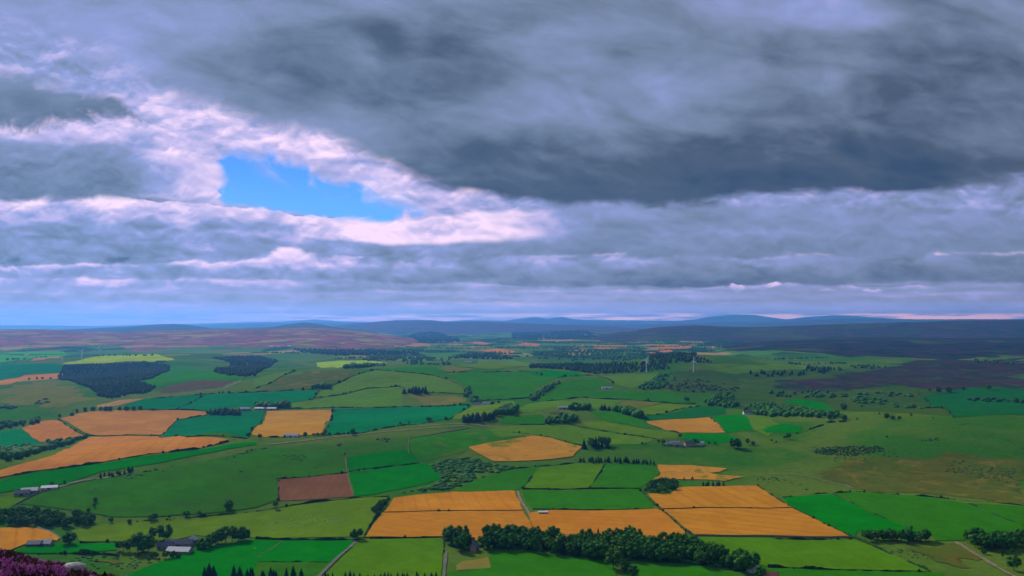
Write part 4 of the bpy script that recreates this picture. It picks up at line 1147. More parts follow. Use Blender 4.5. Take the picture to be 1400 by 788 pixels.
# left valley wood
grove('B1', [(-25,512),(20,462),(90,446),(200,452),(330,478),(430,476),(505,488),(505,512),(400,522),(150,517)], 8.0, (7, 11), 'tree in the narrow wood in the dip on the left', 'trees of the narrow wood in the dip', B, seed=5)
row('B1', [(590,505),(700,498),(850,480),(1000,465),(1060,458)], 10, 30, 'scrubby tree in the hedge above the long olive pasture', 'scrubby trees above the olive pasture', B, True, 4)
grove('B1', [(1090,448),(1180,438),(1230,425),(1320,436),(1300,446),(1200,450)], 11, (7, 11), 'tree in the small clump at the foot of the ridge', 'trees of the clump at the foot of the ridge', B, seed=6)
row('B1', [(455,440),(480,420),(510,385)], 12, 26, 'scrubby tree in the gully on the ridge face', 'trees of the ridge gully', B, True, 3)
row('B1', [(530,258),(560,252),(640,240),(710,222)], 4.5, 24, 'conifer in the dark strip on the ridge top', 'conifers of the ridge top strip', K, True, 2)
row('B1', [(530,258),(560,252),(640,240),(710,222)], 4.5, 24, 'conifer in the dark strip on the ridge top', 'conifers of the ridge top strip', K, True, 3.5)
for p, h in [((100,342),26), ((280,305),26), ((348,290),20), ((118,340),18)]:
    single('B1', p, h, 'round tree by the left farmstead', 'trees by the left farmstead')
# lone and hedge trees in the middle
single('B2', (545,588), 58, 'round bush tree at the corner of the sheep pasture and lower left gold field')
single('B2', (525,588), 44, 'smaller bush against the round corner bush tree')
single('B2', (105,425), 42, 'dark tree at the lower left corner of the brown ploughed field')
single('B2', (984,441), 15, 'tiny dark bush on the line between the left gold fields')
single('B2', (478,140), 18, 'small tree at the top of the stone wall above the ploughed field')
row('B2', [(690,400),(665,435),(645,462)], 6, 32, 'bush in the hedge left of the gold fields', 'bushes in the gold field hedge', B, True, 2)
row('B2', [(560,225),(580,222)], 9, 22, 'bush between the two green fields on the ridge', 'bushes between the ridge fields')
# east side clumps
grove('B4', [(480,603),(492,588),(620,580),(760,585),(880,596),(898,610),(700,606)], 6.6, (8, 12), 'tree in the rounded clump below the vivid green triangle', 'trees of the rounded clump on the right', B, seed=8)
grove('B4', [(1065,608),(1110,598),(1240,590),(1400,596),(1430,650),(1379,650),(1280,645),(1200,650),(1110,640)], 10, (10, 15), 'tree in the wood at the right edge near the bottom', 'trees of the wood at the right edge', B, seed=9)
grove('B4', [(1120,650),(1250,660),(1400,660),(1420,720),(1300,700),(1200,690)], 16, (3, 6), 'low scrub tree under the right edge wood', 'scrub under the right edge wood', B, seed=10)
single('B4', (1325,758), 80, 'round tree beside the track in the bottom right corner')
single('B4', (258,754), 15, 'small bush on the hedge under the yellow green field, the larger of two')
single('B4', (325,758), 11, 'small bush on the hedge under the yellow green field, the smaller of two')
row('B3', [(382,176),(440,174),(520,174),(600,176)], 4.6, 34, 'conifer in the left part of the row above the green pasture', 'conifers of the row above the pasture', K, True, 2)
row('B3', [(382,176),(440,174),(520,174),(600,176)], 4.6, 34, 'conifer in the left part of the row above the green pasture', 'conifers of the row above the pasture', K, True, 3.5)
row('B3', [(628,178),(690,181),(760,186)], 4.8, 30, 'conifer in the right part of the row above the green pasture', 'conifers of the row above the pasture', K, True, 2)
row('B3', [(628,178),(690,181),(760,186)], 4.8, 30, 'conifer in the right part of the row above the green pasture', 'conifers of the row above the pasture', K, True, 3.5)
grove('B3', [(386,104),(390,92),(515,84),(518,100),(420,108)], 10, (13, 18), 'tree in the dark block right of the patchy gold field', 'trees of the block by the patchy field', B, seed=12, mix=.4)
grove('B3', [(718,338),(752,298),(800,285),(870,285),(900,305),(850,346),(760,346)], 9.5, (6, 10), 'tree in the curved copse between the gold fields', 'trees of the curved copse', B, seed=13, mix=.2)
row('B3', [(880,272),(930,272),(985,270)], 7, 20, 'conifer on the lower edge of the ragged gold strip', 'conifers under the ragged gold strip', K, True, 2)
row('B3', [(1030,302),(1090,303),(1142,304)], 6, 30, 'conifer in the short row behind the striped gold field', 'conifers behind the striped gold field', K, True, 2)
row('B3', [(1030,302),(1090,303),(1142,304)], 6, 30, 'conifer in the short row behind the striped gold field', 'conifers behind the striped gold field', K, True, 3.5)

def mass_at(name, G, h, label, kind, seed, mat=None):
    n = len(G)
    if not n: return
    g = np.random.default_rng(seed + 900)
    if kind == 'conifer':
        an = np.linspace(0, 2 * math.pi, 6, endpoint=False)
        tv = [(0, 0, 1.0)]
        for z, r in ((.50, .20), (.05, .30)):
            tv += [(r * math.cos(a + z), r * math.sin(a + z), z) for a in an]
        tf = [(0, 1 + k, 1 + (k + 1) % 6) for k in range(6)]
        for k in range(6):
            a, b2_, c, d = 1 + k, 1 + (k + 1) % 6, 7 + k, 7 + (k + 1) % 6
            tf += [(a, c, d), (a, d, b2_)]
        tv, tf = np.array(tv), np.array(tf)
    else:
        tv, tf = ICO1
        tv = tv * ((.42, .42, .46) if kind != 'scrub' else (.85, .85, .40)) + (0, 0, .40 if kind != 'scrub' else .26)
    hs = g.uniform(h[0], h[1], n)
    rz = g.uniform(0, 6.28, n)
    ws = hs * g.uniform(.85, 1.3, n) * (1.0 if kind != 'conifer' else 1.15)
    jit = 1 + g.uniform(-.25, .25, (n, len(tv)))
    x = (tv[None, :, 0] * np.cos(rz)[:, None] - tv[None, :, 1] * np.sin(rz)[:, None]) * ws[:, None] * jit + G[:, 0:1]
    y = (tv[None, :, 0] * np.sin(rz)[:, None] + tv[None, :, 1] * np.cos(rz)[:, None]) * ws[:, None] * jit + G[:, 1:2]
    z = tv[None, :, 2] * hs[:, None] * (1 + (jit - 1) * .5) + lie(G[:, 0], G[:, 1])[:, None] - 0.4
    V = np.stack([x, y, z], -1).reshape(-1, 3)
    F = (tf[None] + (np.arange(n) * len(tv))[:, None, None]).reshape(-1, 3)
    o = link(name, mesh_of(name, V, F, [mat or (M_NEEDLE if kind == 'conifer' else M_LEAF)]))
    tag(o, label, 'woodland' if kind != 'scrub' else 'scrub', None, 'stuff')

# ------- woods and scrub that read as one mass
def mass(name, reg, pts, gap, h, label, kind='conifer', seed=1, mat=None, thin=0.0):
    poly = ground(reg, pts)
    G = spots_in(poly, gap, seed)
    g = np.random.default_rng(seed + 500)
    if thin:
        keep = fbm(G[:, 0] / (gap * 7), G[:, 1] / (gap * 7), 3, seed) + g.uniform(-.25, .25, len(G)) > thin - 0.5
        G = G[keep]
    mass_at(name, G, h, label, kind, seed, mat)

# ------- farther trees, a few pixels each
def rowf(reg, pts, gap, hpx, label, group, kind=B, spread=3.0):
    Q = line_pts(reg, pts, gap * .8)
    mass_at('tree_belt', Q + np.random.default_rng(len(Q)).normal(0, spread, Q.shape), (px_to_m(hpx * .8, Q[:, 1].mean()), px_to_m(hpx * 1.1, Q[:, 1].mean())), label, 'conifer' if kind == K else 'wood', len(Q))
def grovef(reg, pts, gap, h, label, group, kind=B, seed=1, mix=0.0):
    mass_at('copse', spots_in(ground(reg, pts), gap * .8, seed), h, label, 'conifer' if kind == K else 'wood', seed)
rowf('A1', [(322,592),(400,584)], 22, 26, 'far row of trees at the left end over the wide tan field', 'row of trees over the wide tan field')
rowf('A1', [(425,566),(500,556),(600,556),(690,554),(755,552)], 16, 30, 'far row of trees over the middle of the wide tan field', 'row of trees over the wide tan field', B)
rowf('A1', [(808,554),(832,554)], 14, 18, 'far bushes right of the tree row over the wide tan field', 'row of trees over the wide tan field')
rowf('A1', [(160,392),(190,390),(235,388),(275,388)], 40, 16, 'far trees dotted in the distant tan cornfield', 'trees dotted in the distant tan field')
rowf('A1', [(252,735),(300,730),(360,724),(430,712),(470,704)], 12, 30, 'far trees of the belt below the small tan field', 'belt below the small tan field')
rowf('A1', [(270,738),(340,738),(400,726)], 12, 26, 'far lower tree belt under the small tan field', 'belt below the small tan field')
grovef('A1', [(1118,583),(1135,572),(1290,572),(1292,588)], 12, (12, 17), 'far conifers of the block above the blue green field', 'conifers of the block above the blue green field', K, 14)
grovef('A2', [(300,444),(330,432),(395,426),(400,440)], 17, (14, 19), 'far trees of the small spinney on the hill flank', 'trees of the small hill spinney', B, 15)
grovef('A2', [(790,472),(795,462),(918,458),(920,468)], 15, (15, 20), 'far conifers of the spinney on the rounded hill', 'conifers of the hill spinney', K, 16)
grovef('A2', [(-10,550),(-5,532),(80,530),(92,548)], 15, (12, 17), 'far trees of the clump behind the white sheds', 'trees behind the white sheds', B, 17)
grovef('A2', [(95,550),(110,530),(175,528),(178,546)], 15, (15, 20), 'far trees of the taller clump right of the white sheds', 'trees right of the white sheds', B, 18)
for p, h in [((20,712),30), ((155,704),14), ((265,698),26), ((310,698),20), ((332,696),20), ((358,694),20), ((396,694),20), ((442,690),18), ((475,690),16), ((520,687),32), ((415,553),20), ((520,548),14)]:
    single('A2', p, h, 'far hedge tree at the foot of the square gold field', 'hedge trees below the square gold field')
for p, h in [((925,617),24), ((940,617),22), ((778,637),18), ((824,634),18), ((1022,607),18)]:
    single('A2', p, h, 'far bush on the hedge below the long blue green field', 'bushes below the long blue green field')
grovef('A2', [(1115,470),(1140,440),(1165,470),(1215,515),(1180,532),(1160,510)], 20, (9, 14), 'far trees of the line falling to the white cottage', 'trees of the line above the cottage', B, 19)
rowf('A2', [(1215,522),(1260,524),(1300,518)], 14, 22, 'far trees right of the distant white cottage', 'trees right of the distant cottage')
grovef('A2', [(1112,628),(1118,614),(1275,596),(1282,610)], 13, (13, 18), 'far conifers of the long copse over the saddle', 'conifers of the saddle copse', K, 20)
grovef('A2', [(1285,592),(1295,570),(1379,545),(1410,560),(1400,580)], 15, (13, 18), 'far trees of the larger copse right of the saddle copse', 'trees of the larger saddle copse', B, 22)
grovef('A3', [(80,500),(150,455),(200,425),(250,405),(262,415),(210,440),(165,480),(110,510)], 17, (8, 13), 'far trees of the line along the burn', 'trees along the burn', B, 23)
grovef('A3', [(298,556),(305,545),(425,546),(430,556)], 14, (12, 16), 'far trees of the farm copse by the heath mound', 'trees of the farm copse', B, 24)
rowf('A3', [(488,556),(540,560)], 10, 32, 'far conifers left of the long dark copse', 'conifers left of the dark copse', K)
grovef('A3', [(556,566),(570,556),(640,568),(705,592),(690,602),(620,585)], 13, (14, 19), 'far trees of the long dark copse', 'trees of the long dark copse', B, 25)
grovef('A3', [(182,630),(190,604),(260,590),(350,596),(358,612),(300,628)], 13, (10, 15), 'far trees of the copse on the heath mound', 'trees of the heath mound copse', B, 26)
for p, h in [((790,738),26), ((815,740),28), ((838,740),22), ((965,740),26), ((985,742),36), ((1005,742),24), ((1185,758),44), ((1200,760),56), ((1222,758),34), ((1268,740),34), ((1300,742),20), ((700,742),16), ((720,744),14), ((905,706),26), ((1062,742),18), ((1095,742),18)]:
    single('A3', p, h, 'far tree beside the distant farmstead', 'trees beside the distant farmstead')
for p, h in [((935,512),28), ((948,512),26)]:
    single('A3', p, h, 'far tree pair on the field edge under the turbine hill', 'tree pair under the turbine hill')
single('A4', (408,556), 38, 'far round tree below the scattered scrub on the east')
for p, h in [((110,712),34), ((90,715),24), ((20,728),18), ((45,732),14)]:
    single('A4', p, h, 'far tree at the corner of the vivid green corner field', 'trees of the vivid green corner')
for p, h in [((872,460),22), ((918,462),34), ((975,462),34), ((1052,448),22), ((1190,448),30)]:
    single('A4', p, h, 'far dark tree on the edge of the east moor', 'trees on the edge of the east moor')
for p, h in [((482,612),16), ((640,604),34), ((672,608),26), ((708,608),22), ((770,590),18), ((890,604),10), ((505,545),18), ((640,704),12), ((600,580),12)]:
    single('A4', p, h, 'far bush on the slope left of the dark green edge field', 'bushes on the east slope')

mass('conifer_forest', 'A1', [(340,316),(440,312),(560,312),(620,305),(700,302),(780,300),(915,316),(910,345),(830,385),(740,402),(800,425),(845,432),(790,468),(700,470),(600,495),(530,485),(500,450),(430,420),(330,395),(312,378)], 10.5, (7, 11), 'dark conifer forest on the west below the yellow green field', 'conifer', 31)
mass('conifer_forest', 'A1', [(1145,275),(1240,268),(1400,265),(1500,290),(1440,330),(1379,372),(1300,378),(1200,365),(1150,345),(1240,322),(1240,300)], 14, (8, 12), 'dark conifer forest right of the forest bay meadow', 'conifer', 32)
mass('conifer_forest', 'A3', [(90,330),(200,312),(400,314),(700,302),(735,300),(830,308),(848,335),(740,348),(600,356),(450,362),(250,334)], 15, (9, 14), 'dark forest band behind the left turbine', 'conifer', 33)
mass('conifer_forest', 'A3', [(735,262),(800,250),(900,250),(1000,266),(1085,300),(1000,304),(830,304),(735,298)], 17, (9, 14), 'dark wooded knoll behind the turbines', 'conifer', 34)
mass('conifer_forest', 'A3', [(0,135),(100,133),(300,130),(420,135),(450,160),(300,172),(140,176),(0,172)], 70, (18, 28), 'far blue forest under the smooth hill', 'conifer', 35)
mass('conifer_forest', 'A3', [(120,245),(280,238),(700,236),(720,262),(700,285),(520,285),(420,300),(160,300),(130,270)], 36, (13, 20), 'wooded hollow in front of the far tan fields', 'wood', 36, None, 0.42)
mass('conifer_forest', 'A2', [(190,228),(400,232),(700,236),(880,246),(900,262),(700,264),(420,262),(240,242)], 38, (15, 22), 'long dark plantation under the pale olive sliver', 'conifer', 37)
mass('conifer_forest', 'A2', [(470,334),(500,318),(700,305),(640,322),(560,330)], 22, (12, 18), 'dark tree belt right of the sunlit yellow green field', 'wood', 38)
mass('conifer_forest', 'A2', [(570,290),(640,270),(860,272),(1060,292),(1050,318),(900,312),(800,300)], 34, (12, 18), 'dark wood behind the brow of the middle hill', 'wood', 39, None, 0.40)
mass('conifer_forest', 'A2', [(1080,262),(1180,258),(1379,278),(1379,284),(1180,280),(1090,276)], 30, (13, 19), 'thin dark wood beside the pink stubble field', 'conifer', 40)
mass('conifer_forest', 'A2', [(820,160),(900,138),(1000,145),(1090,170),(1100,190),(1000,196),(880,192)], 60, (18, 26), 'dark wooded hillock before the smooth hill', 'conifer', 41)
mass('mixed_wood', 'A3', [(680,447),(720,412),(800,368),(832,362),(810,400),(835,440),(700,452)], 18, (9, 14), 'dark wood on the left flank of the turbine hill', 'wood', 42)
mass('gorse_scrub', 'A3', [(800,370),(900,340),(1050,335),(1200,370),(1240,420),(1200,460),(1000,462),(840,445)], 20, (4, 8), 'patchy scrub over the turbine hill', 'scrub', 43, M_GORSE, 0.55)
mass('mixed_wood', 'A3', [(1030,522),(1090,484),(1200,468),(1190,500),(1240,545),(1150,545),(1060,532)], 17, (10, 15), 'dark wood at the foot of the turbine hill', 'wood', 44)
mass('mixed_wood', 'A3', [(1255,548),(1280,535),(1400,528),(1480,545),(1600,560),(1720,580),(1800,610),(1700,605),(1600,595),(1379,592),(1270,575)], 16, (10, 15), 'long dark wood below the vivid green field on the east', 'wood', 45)
mass('mixed_wood', 'A4', [(0,462),(200,460),(380,462),(390,490),(250,495),(0,492)], 24, (9, 14), 'dark belt of trees along the foot of the east moor', 'wood', 46, None, 0.35)
mass('gorse_scrub', 'A4', [(380,470),(560,460),(740,460),(860,500),(930,545),(800,555),(640,530),(480,520)], 26, (6, 11), 'scattered dark scrub trees on the east slope', 'scrub', 47, M_LEAF, 0.56)
mass('gorse_scrub', 'A4', [(300,625),(330,612),(400,600),(430,612),(380,622)], 15, (5, 9), 'dark scrub tongue below the east wood', 'scrub', 48, M_LEAF)
mass('mixed_wood', 'A4', [(430,320),(520,315),(600,322),(680,322),(600,335),(450,330)], 26, (10, 15), 'small dark wood under the dark ridge', 'wood', 49)
mass('conifer_forest', 'A4', [(-110,350),(0,355),(120,352),(220,362),(200,372),(0,376),(-110,372)], 26, (12, 17), 'dark wood before the east moor', 'conifer', 50)
mass('conifer_forest', 'A4', [(170,348),(250,330),(400,332),(420,350),(300,362),(200,360)], 30, (12, 17), 'dark rounded wood at the top of the east moor', 'conifer', 51, None, 0.3)
mass('gorse_scrub', 'A4', [(1060,497),(1200,492),(1420,508),(1420,524),(1100,510)], 20, (6, 10), 'dark strip of scrub across the right edge field', 'scrub', 52, M_GORSE)
mass('mixed_wood', 'A1', [(-20,650),(0,640),(140,622),(225,610),(230,624),(120,642),(-20,668)], 17, (10, 15), 'dark tree belt at the left edge above the green corner', 'wood', 53)
mass('mixed_wood', 'A1', [(-20,800),(-20,768),(60,760),(160,756),(260,752),(330,738),(400,730),(300,765),(200,790),(150,815),(0,845)], 15, (9, 14), 'dark wood at the left edge under the green corner field', 'wood', 54, None, 0.30)
mass('gorse_scrub', 'A1', [(150,510),(260,495),(290,515),(180,528)], 24, (5, 9), 'dark bracken patch on the rough brown pasture', 'scrub', 55, M_GORSE, .3)
mass('gorse_scrub', 'A1', [(0,545),(40,530),(110,540),(100,552),(0,556)], 18, (6, 10), 'dark scrub at the left edge under the rough pasture', 'scrub', 56, M_LEAF, .25)
mass('gorse_scrub', 'B1', [(650,255),(760,225),(900,198),(960,180),(920,210),(820,250),(760,268),(690,268)], 4.3, (1.5, 3), 'dark gorse band on the ridge top', 'scrub', 57, M_GORSE, .42)
mass('gorse_scrub', 'B1', [(540,280),(620,265),(640,300),(560,340),(490,320)], 5.6, (1.2, 2.4), 'scattered gorse left on the ridge top', 'scrub', 58, M_GORSE, .60)
mass('gorse_scrub', 'B1', [(1190,160),(1280,125),(1379,102),(1450,95),(1400,125),(1240,160)], 5.0, (1.5, 3), 'dark gorse band along the right part of the ridge top', 'scrub', 59, M_GORSE, .40)
mass('gorse_scrub', 'B1', [(1230,235),(1290,210),(1330,240),(1290,255)], 5.0, (1.5, 2.8), 'small gorse patch on the ridge face', 'scrub', 60, M_GORSE, .45)
mass('gorse_scrub', 'B2', [(140,140),(190,128),(265,140),(260,170),(190,178)], 5.0, (1.5, 2.6), 'dark gorse patch on the ridge left of the small stone wall tree', 'scrub', 61, M_GORSE, .40)
mass('gorse_scrub', 'B2', [(250,215),(330,185),(420,165),(410,195),(330,225)], 6.2, (1.2, 2.4), 'scattered gorse above the brown ploughed field', 'scrub', 62, M_GORSE, .58)
mass('gorse_scrub', 'B2', [(640,50),(690,42),(730,48),(700,65)], 5.6, (1.6, 2.8), 'dark gorse patch under the ridge crest', 'scrub', 63, M_GORSE, .35)
mass('gorse_scrub', 'B2', [(420,78),(450,72),(480,88),(450,92)], 5.6, (1.6, 2.6), 'small gorse spot under the ridge crest', 'scrub', 64, M_GORSE, .35)
mass('gorse_scrub', 'B2', [(930,190),(1060,150),(1150,135),(1280,182),(1379,198),(1420,195),(1300,235),(1150,280),(1050,318),(920,332),(830,345),(760,350),(860,320),(980,285),(1010,255)], 5.3, (2.5, 5.5), 'dark scrubby wood in the hollow below the patchy gold field', 'scrub', 65, M_LEAF, .42)
mass('gorse_scrub', 'B4', [(235,106),(300,93),(580,86),(630,100),(600,122),(430,142),(330,135),(260,128)], 5.0, (1.6, 3), 'dark gorse patch in the middle of the east slope', 'scrub', 66, M_GORSE, .22)
mass('gorse_scrub', 'B4', [(330,150),(500,120),(700,115),(860,150),(800,190),(560,180),(350,175)], 8.1, (1.2, 2.2), 'thin bracken below the dark gorse patch', 'scrub', 67, M_GORSE, .55)
mass('gorse_scrub', 'B4', [(780,60),(880,48),(990,37),(930,56),(850,64)], 5.6, (1.5, 2.8), 'narrow gorse streak high on the east slope', 'scrub', 68, M_GORSE, .3)
mass('gorse_scrub', 'B4', [(950,190),(1010,165),(1250,185),(1340,215),(1310,290),(1210,278),(1100,250),(960,230)], 5.6, (1.4, 2.8), 'broken gorse patch near the right edge', 'scrub', 69, M_GORSE, .50)
mass('gorse_scrub', 'B3', [(1240,270),(1300,262),(1379,300),(1440,340),(1500,345),(1640,330),(1500,270),(1379,250)], 8.1, (1.2, 2.4), 'thin scrub above the striped gold field', 'scrub', 70, M_GORSE, .58)
mass('gorse_scrub', 'B4', [(540,625),(700,640),(900,660),(1000,640),(1000,690),(860,700),(680,680)], 5.6, (.8, 1.8), 'tussocks in the rough yellowish meadow', 'scrub', 71, M_GORSE, .60)
mass('gorse_scrub', 'B1', [(290,700),(480,680),(820,690),(760,740),(620,775),(420,740)], 5.0, (.9, 2.2), 'rushes in the damp meadow below the farm', 'scrub', 72, M_GORSE, .58)
mass('undergrowth', 'B3', [(-355,610),(-345,650),(0,640),(200,668),(480,700),(700,704),(950,720),(1100,742),(1280,770),(1180,702),(1085,690),(1005,644),(935,606),(930,630),(780,655),(640,650),(620,605),(500,602),(330,600),(200,590),(0,582),(-130,584)], 7, (2.5, 6), 'dark undergrowth filling the big wood', 'scrub', 73, M_LEAF, .30)


# small woods dotted over the far valley floor, too many and too small to tell apart
def far_woods():
    g = np.random.default_rng(77)
    pts = []
    for k in range(170):
        y = math.exp(g.uniform(math.log(3300), math.log(10500)))
        a = g.uniform(-.30, .30) if y > 5000 else g.uniform(-.62, .62)
        if y < 5000 and g.random() < .45: continue
        i, j = np.searchsorted(ROWS, y), np.searchsorted(ACOL, a)
        if GWHO[i, j] in (5, 6, 7): continue
        L, Wd = g.uniform(40, 260) * (y / 6000), g.uniform(10, 45) * (y / 6000)
        n = int(L * Wd / 130) + 6
        th = g.uniform(-.35, .35)
        q, r_ = g.uniform(-1, 1, n) * L, g.uniform(-1, 1, n) * Wd
        pts.append(np.stack([a * y + q * math.cos(th) - r_ * math.sin(th), y + q * math.sin(th) + r_ * math.cos(th)], -1))
    mass_at('distant_woods', np.concatenate(pts), (8, 14), 'small dark woods and tree lines dotted over the far valley', 'wood', 78)
far_woods()
# ---------------------------------------------------------------- buildings
M_SLATE = plain('slate', (0.120, 0.125, 0.145), 0.7, 0.25, 1.2)
M_TIN = plain('pale sheet roof', (0.330, 0.340, 0.360), 0.5, 0.15, 0.6)
M_GREYROOF = plain('weathered sheet roof', (0.270, 0.270, 0.290), 0.7, 0.2, 0.6)
M_REDROOF = plain('red pantile', (0.300, 0.110, 0.070), 0.8, 0.25, 1.2)
M_HARL = plain('white harling', (0.600, 0.585, 0.560), 0.9, 0.1, 1.0)
M_PINKHARL = plain('pinkish granite', (0.420, 0.250, 0.220), 0.9, 0.2, 1.5)
M_STONE = plain('grey granite', (0.270, 0.255, 0.240), 0.9, 0.25, 1.5)
M_DARKBOARD = plain('dark boarding', (0.070, 0.060, 0.055), 0.9, 0.2, 1.5)
M_PANE = plain('window glass', (0.030, 0.036, 0.045), 0.15, 0.1, 1.0)
M_DOOR = plain('door paint', (0.060, 0.070, 0.090), 0.6, 0.1, 1.0)

def box(x0, x1, y0, y1, z0, z1):
    v = np.array([(x, y, z) for z in (z0, z1) for y in (y0, y1) for x in (x0, x1)], float)
    f = [(0, 2, 3, 1), (4, 5, 7, 6), (0, 1, 5, 4), (2, 6, 7, 3), (0, 4, 6, 2), (1, 3, 7, 5)]
    return v, f
def bit(name, vf, mat, parent): return link(name, mesh_of(name, vf[0], vf[1], [mat]), parent)
def boxes(lst):
    vs, fs, n = [], [], 0
    for b in lst:
        v, f = box(*b)
        vs.append(v); fs += [tuple(i + n for i in q) for q in f]; n += 8
    return np.concatenate(vs), fs

def house(reg, p, L, Wd, wall_h, roof_h, rot, wall, roof, label, cat='house', name='farmhouse', chimney=0, windows=3, door=True, big_door=False, group='farm buildings in the valley'):
    x, y = ground(reg, [p])[0]
    zs = lie(np.array([x - L / 2, x + L / 2, x]), np.array([y, y, y + Wd / 2]))
    root = empty(name, (x, y, float(zs.min())), R(rot))
    l, w = L / 2, Wd / 2
    v = [(-l, -w, -1.5), (l, -w, -1.5), (l, w, -1.5), (-l, w, -1.5), (-l, -w, wall_h), (l, -w, wall_h), (l, w, wall_h), (-l, w, wall_h), (-l, 0, wall_h + roof_h - .1), (l, 0, wall_h + roof_h - .1)]
    f = [(0, 1, 5, 4), (2, 3, 7, 6), (1, 2, 6, 9, 5), (3, 0, 4, 8, 7)]
    bit('wall', (v, f), wall, root)
    e, th = 0.45, 0.22
    sl = roof_h / w
    ro = []
    rv = [(-l - e, -w - e, wall_h - e * sl), (l + e, -w - e, wall_h - e * sl), (l + e, 0, wall_h + roof_h), (-l - e, 0, wall_h + roof_h), (l + e, w + e, wall_h - e * sl), (-l - e, w + e, wall_h - e * sl)]
    rv += [(a, b, c - th) for a, b, c in rv]
    rf = [(0, 1, 2, 3), (3, 2, 4, 5), (7, 6, 9, 8), (8, 9, 11, 10), (0, 6, 7, 1), (4, 10, 11, 5), (1, 7, 8, 2), (2, 8, 10, 4), (0, 3, 9, 6), (3, 5, 11, 9)]
    ro = bit('roof', (rv, rf), roof, root)
    for k in range(chimney):
        cx = (-l + .6) if k == 0 else (l - .6)
        bit('chimney', box(cx - .45, cx + .45, -.4, .4, wall_h + roof_h * .72, wall_h + roof_h + 1.1), M_STONE, ro)
    n = windows
    for k in range(n):
        cx = -l + L * (k + .5) / n
        if door and k == n // 2: continue
        wd = bit('window', box(cx - .55, cx + .55, -w - .06, -w + .05, wall_h * .42, wall_h * .42 + 1.3), M_PANE, root)
        bit('sill', box(cx - .7, cx + .7, -w - .14, -w - .065, wall_h * .42 - .16, wall_h * .42 - .02), M_HARL, wd)
    if door:
        cx = -l + L * (n // 2 + .5) / max(n, 1)
        hw, hh = (1.9, min(wall_h * .85, 3.6)) if big_door else (.5, 2.05)
        bit('door', box(cx - hw, cx + hw, -w - .07, -w + .05, 0.02, hh), M_DOOR, root)
    tag(root, label, cat, group)
    return root

def barn(reg, p, L, Wd, wh, rh, rot, wall, roof, label, **k):
    return house(reg, p, L, Wd, wh, rh, rot, wall, roof, label, 'barn', 'barn', 0, 3, True, True, **k)

barn('B1', (968,662), 21, 10, 3.2, 2.6, -6, M_STONE, M_TIN, 'pale roofed barn in front of the tree ringed farm')
house('B1', (890,640), 13, 7, 3.4, 3.2, 12, M_STONE, M_SLATE, 'slate roofed farmhouse among the trees, left end of the steading', chimney=2)
barn('B1', (965,622), 24, 9, 3.0, 3.2, 4, M_STONE, M_SLATE, 'long slate roofed steading behind the pale roofed barn')
barn('B1', (1030,610), 10, 8, 3.6, 3.0, 80, M_STONE, M_GREYROOF, 'grey end barn touching the shelter belt')
barn('B1', (188,622), 12, 8, 2.8, 2.2, 3, M_DARKBOARD, M_SLATE, 'dark roofed shed under the left gold field')
barn('B1', (240,620), 13, 9, 3.0, 2.4, 6, M_STONE, M_GREYROOF, 'grey roofed shed right of the dark shed')
barn('B1', (120,350), 14, 9, 3.4, 2.8, 20, M_STONE, M_SLATE, 'slate roofed barn of the farmstead at the left edge')
barn('B1', (160,334), 16, 10, 3.0, 2.6, 22, M_STONE, M_TIN, 'pale roofed barn of the farmstead at the left edge')
barn('B1', (268,316), 16, 8, 2.6, 1.8, 18, M_HARL, M_TIN, 'white shed up the track from the left farmstead')
house('B2', (1178,650), 7, 6, 4.6, 2.8, 62, M_PINKHARL, M_SLATE, 'pinkish house in the clearing of the big wood', chimney=1, windows=3)
house('B2', (1150,618), 9, 6, 4.2, 3.0, -10, M_STONE, M_SLATE, 'grey house half hidden behind the pinkish woodland house', chimney=1)
barn('B3', (268,640), 15, 8, 4.2, 2.0, 8, M_HARL, M_TIN, 'white roofed barn inside the big wood')
barn('B3', (166,452), 10, 4.5, 2.6, 0.9, 3, M_PINKHARL, M_HARL, 'small white roofed hut on the edge of the middle gold field')
house('B3', (1294,764), 8, 6, 3.0, 2.2, 30, M_HARL, M_GREYROOF, 'small white cottage at the right end of the big wood', chimney=1)
house('B4', (14,806), 12, 7, 3.4, 3.2, -20, M_PINKHARL, M_REDROOF, 'red roofed house cut off by the bottom edge', chimney=2)
FARG = 'distant farm buildings'
for args in [
    ('A3', (866,742), 22, 11, 3.6, 3.4, 5, M_STONE, M_GREYROOF, 'wide grey barn of the distant farmstead'),
    ('A3', (890,748), 16, 10, 3.2, 3.0, -8, M_STONE, M_SLATE, 'slate barn of the distant farmstead'),
    ('A3', (510,440), 26, 10, 3.4, 2.4, 2, M_HARL, M_GREYROOF, 'long pale building under the turbine field'),
    ('A2', (25,552), 26, 12, 3.2, 2.4, 0, M_STONE, M_TIN, 'longer pale roofed shed above the left corner of the square gold field'),
    ('A2', (86,552), 22, 12, 3.2, 2.4, 0, M_STONE, M_TIN, 'shorter pale roofed shed above the square gold field'),
    ('A1', (1320,556), 24, 12, 4.0, 3.4, 6, M_STONE, M_GREYROOF, 'grey sheds right of the conifer block'),
    ('A3', (278,548), 24, 12, 3.6, 3.0, 4, M_STONE, M_GREYROOF, 'grey barn beside the farm copse'),
    ('A2', (190,700), 22, 9, 3.2, 2.4, 0, M_HARL, M_GREYROOF, 'pale shed in the hedge under the square gold field'),
]: barn(*args, group=FARG)
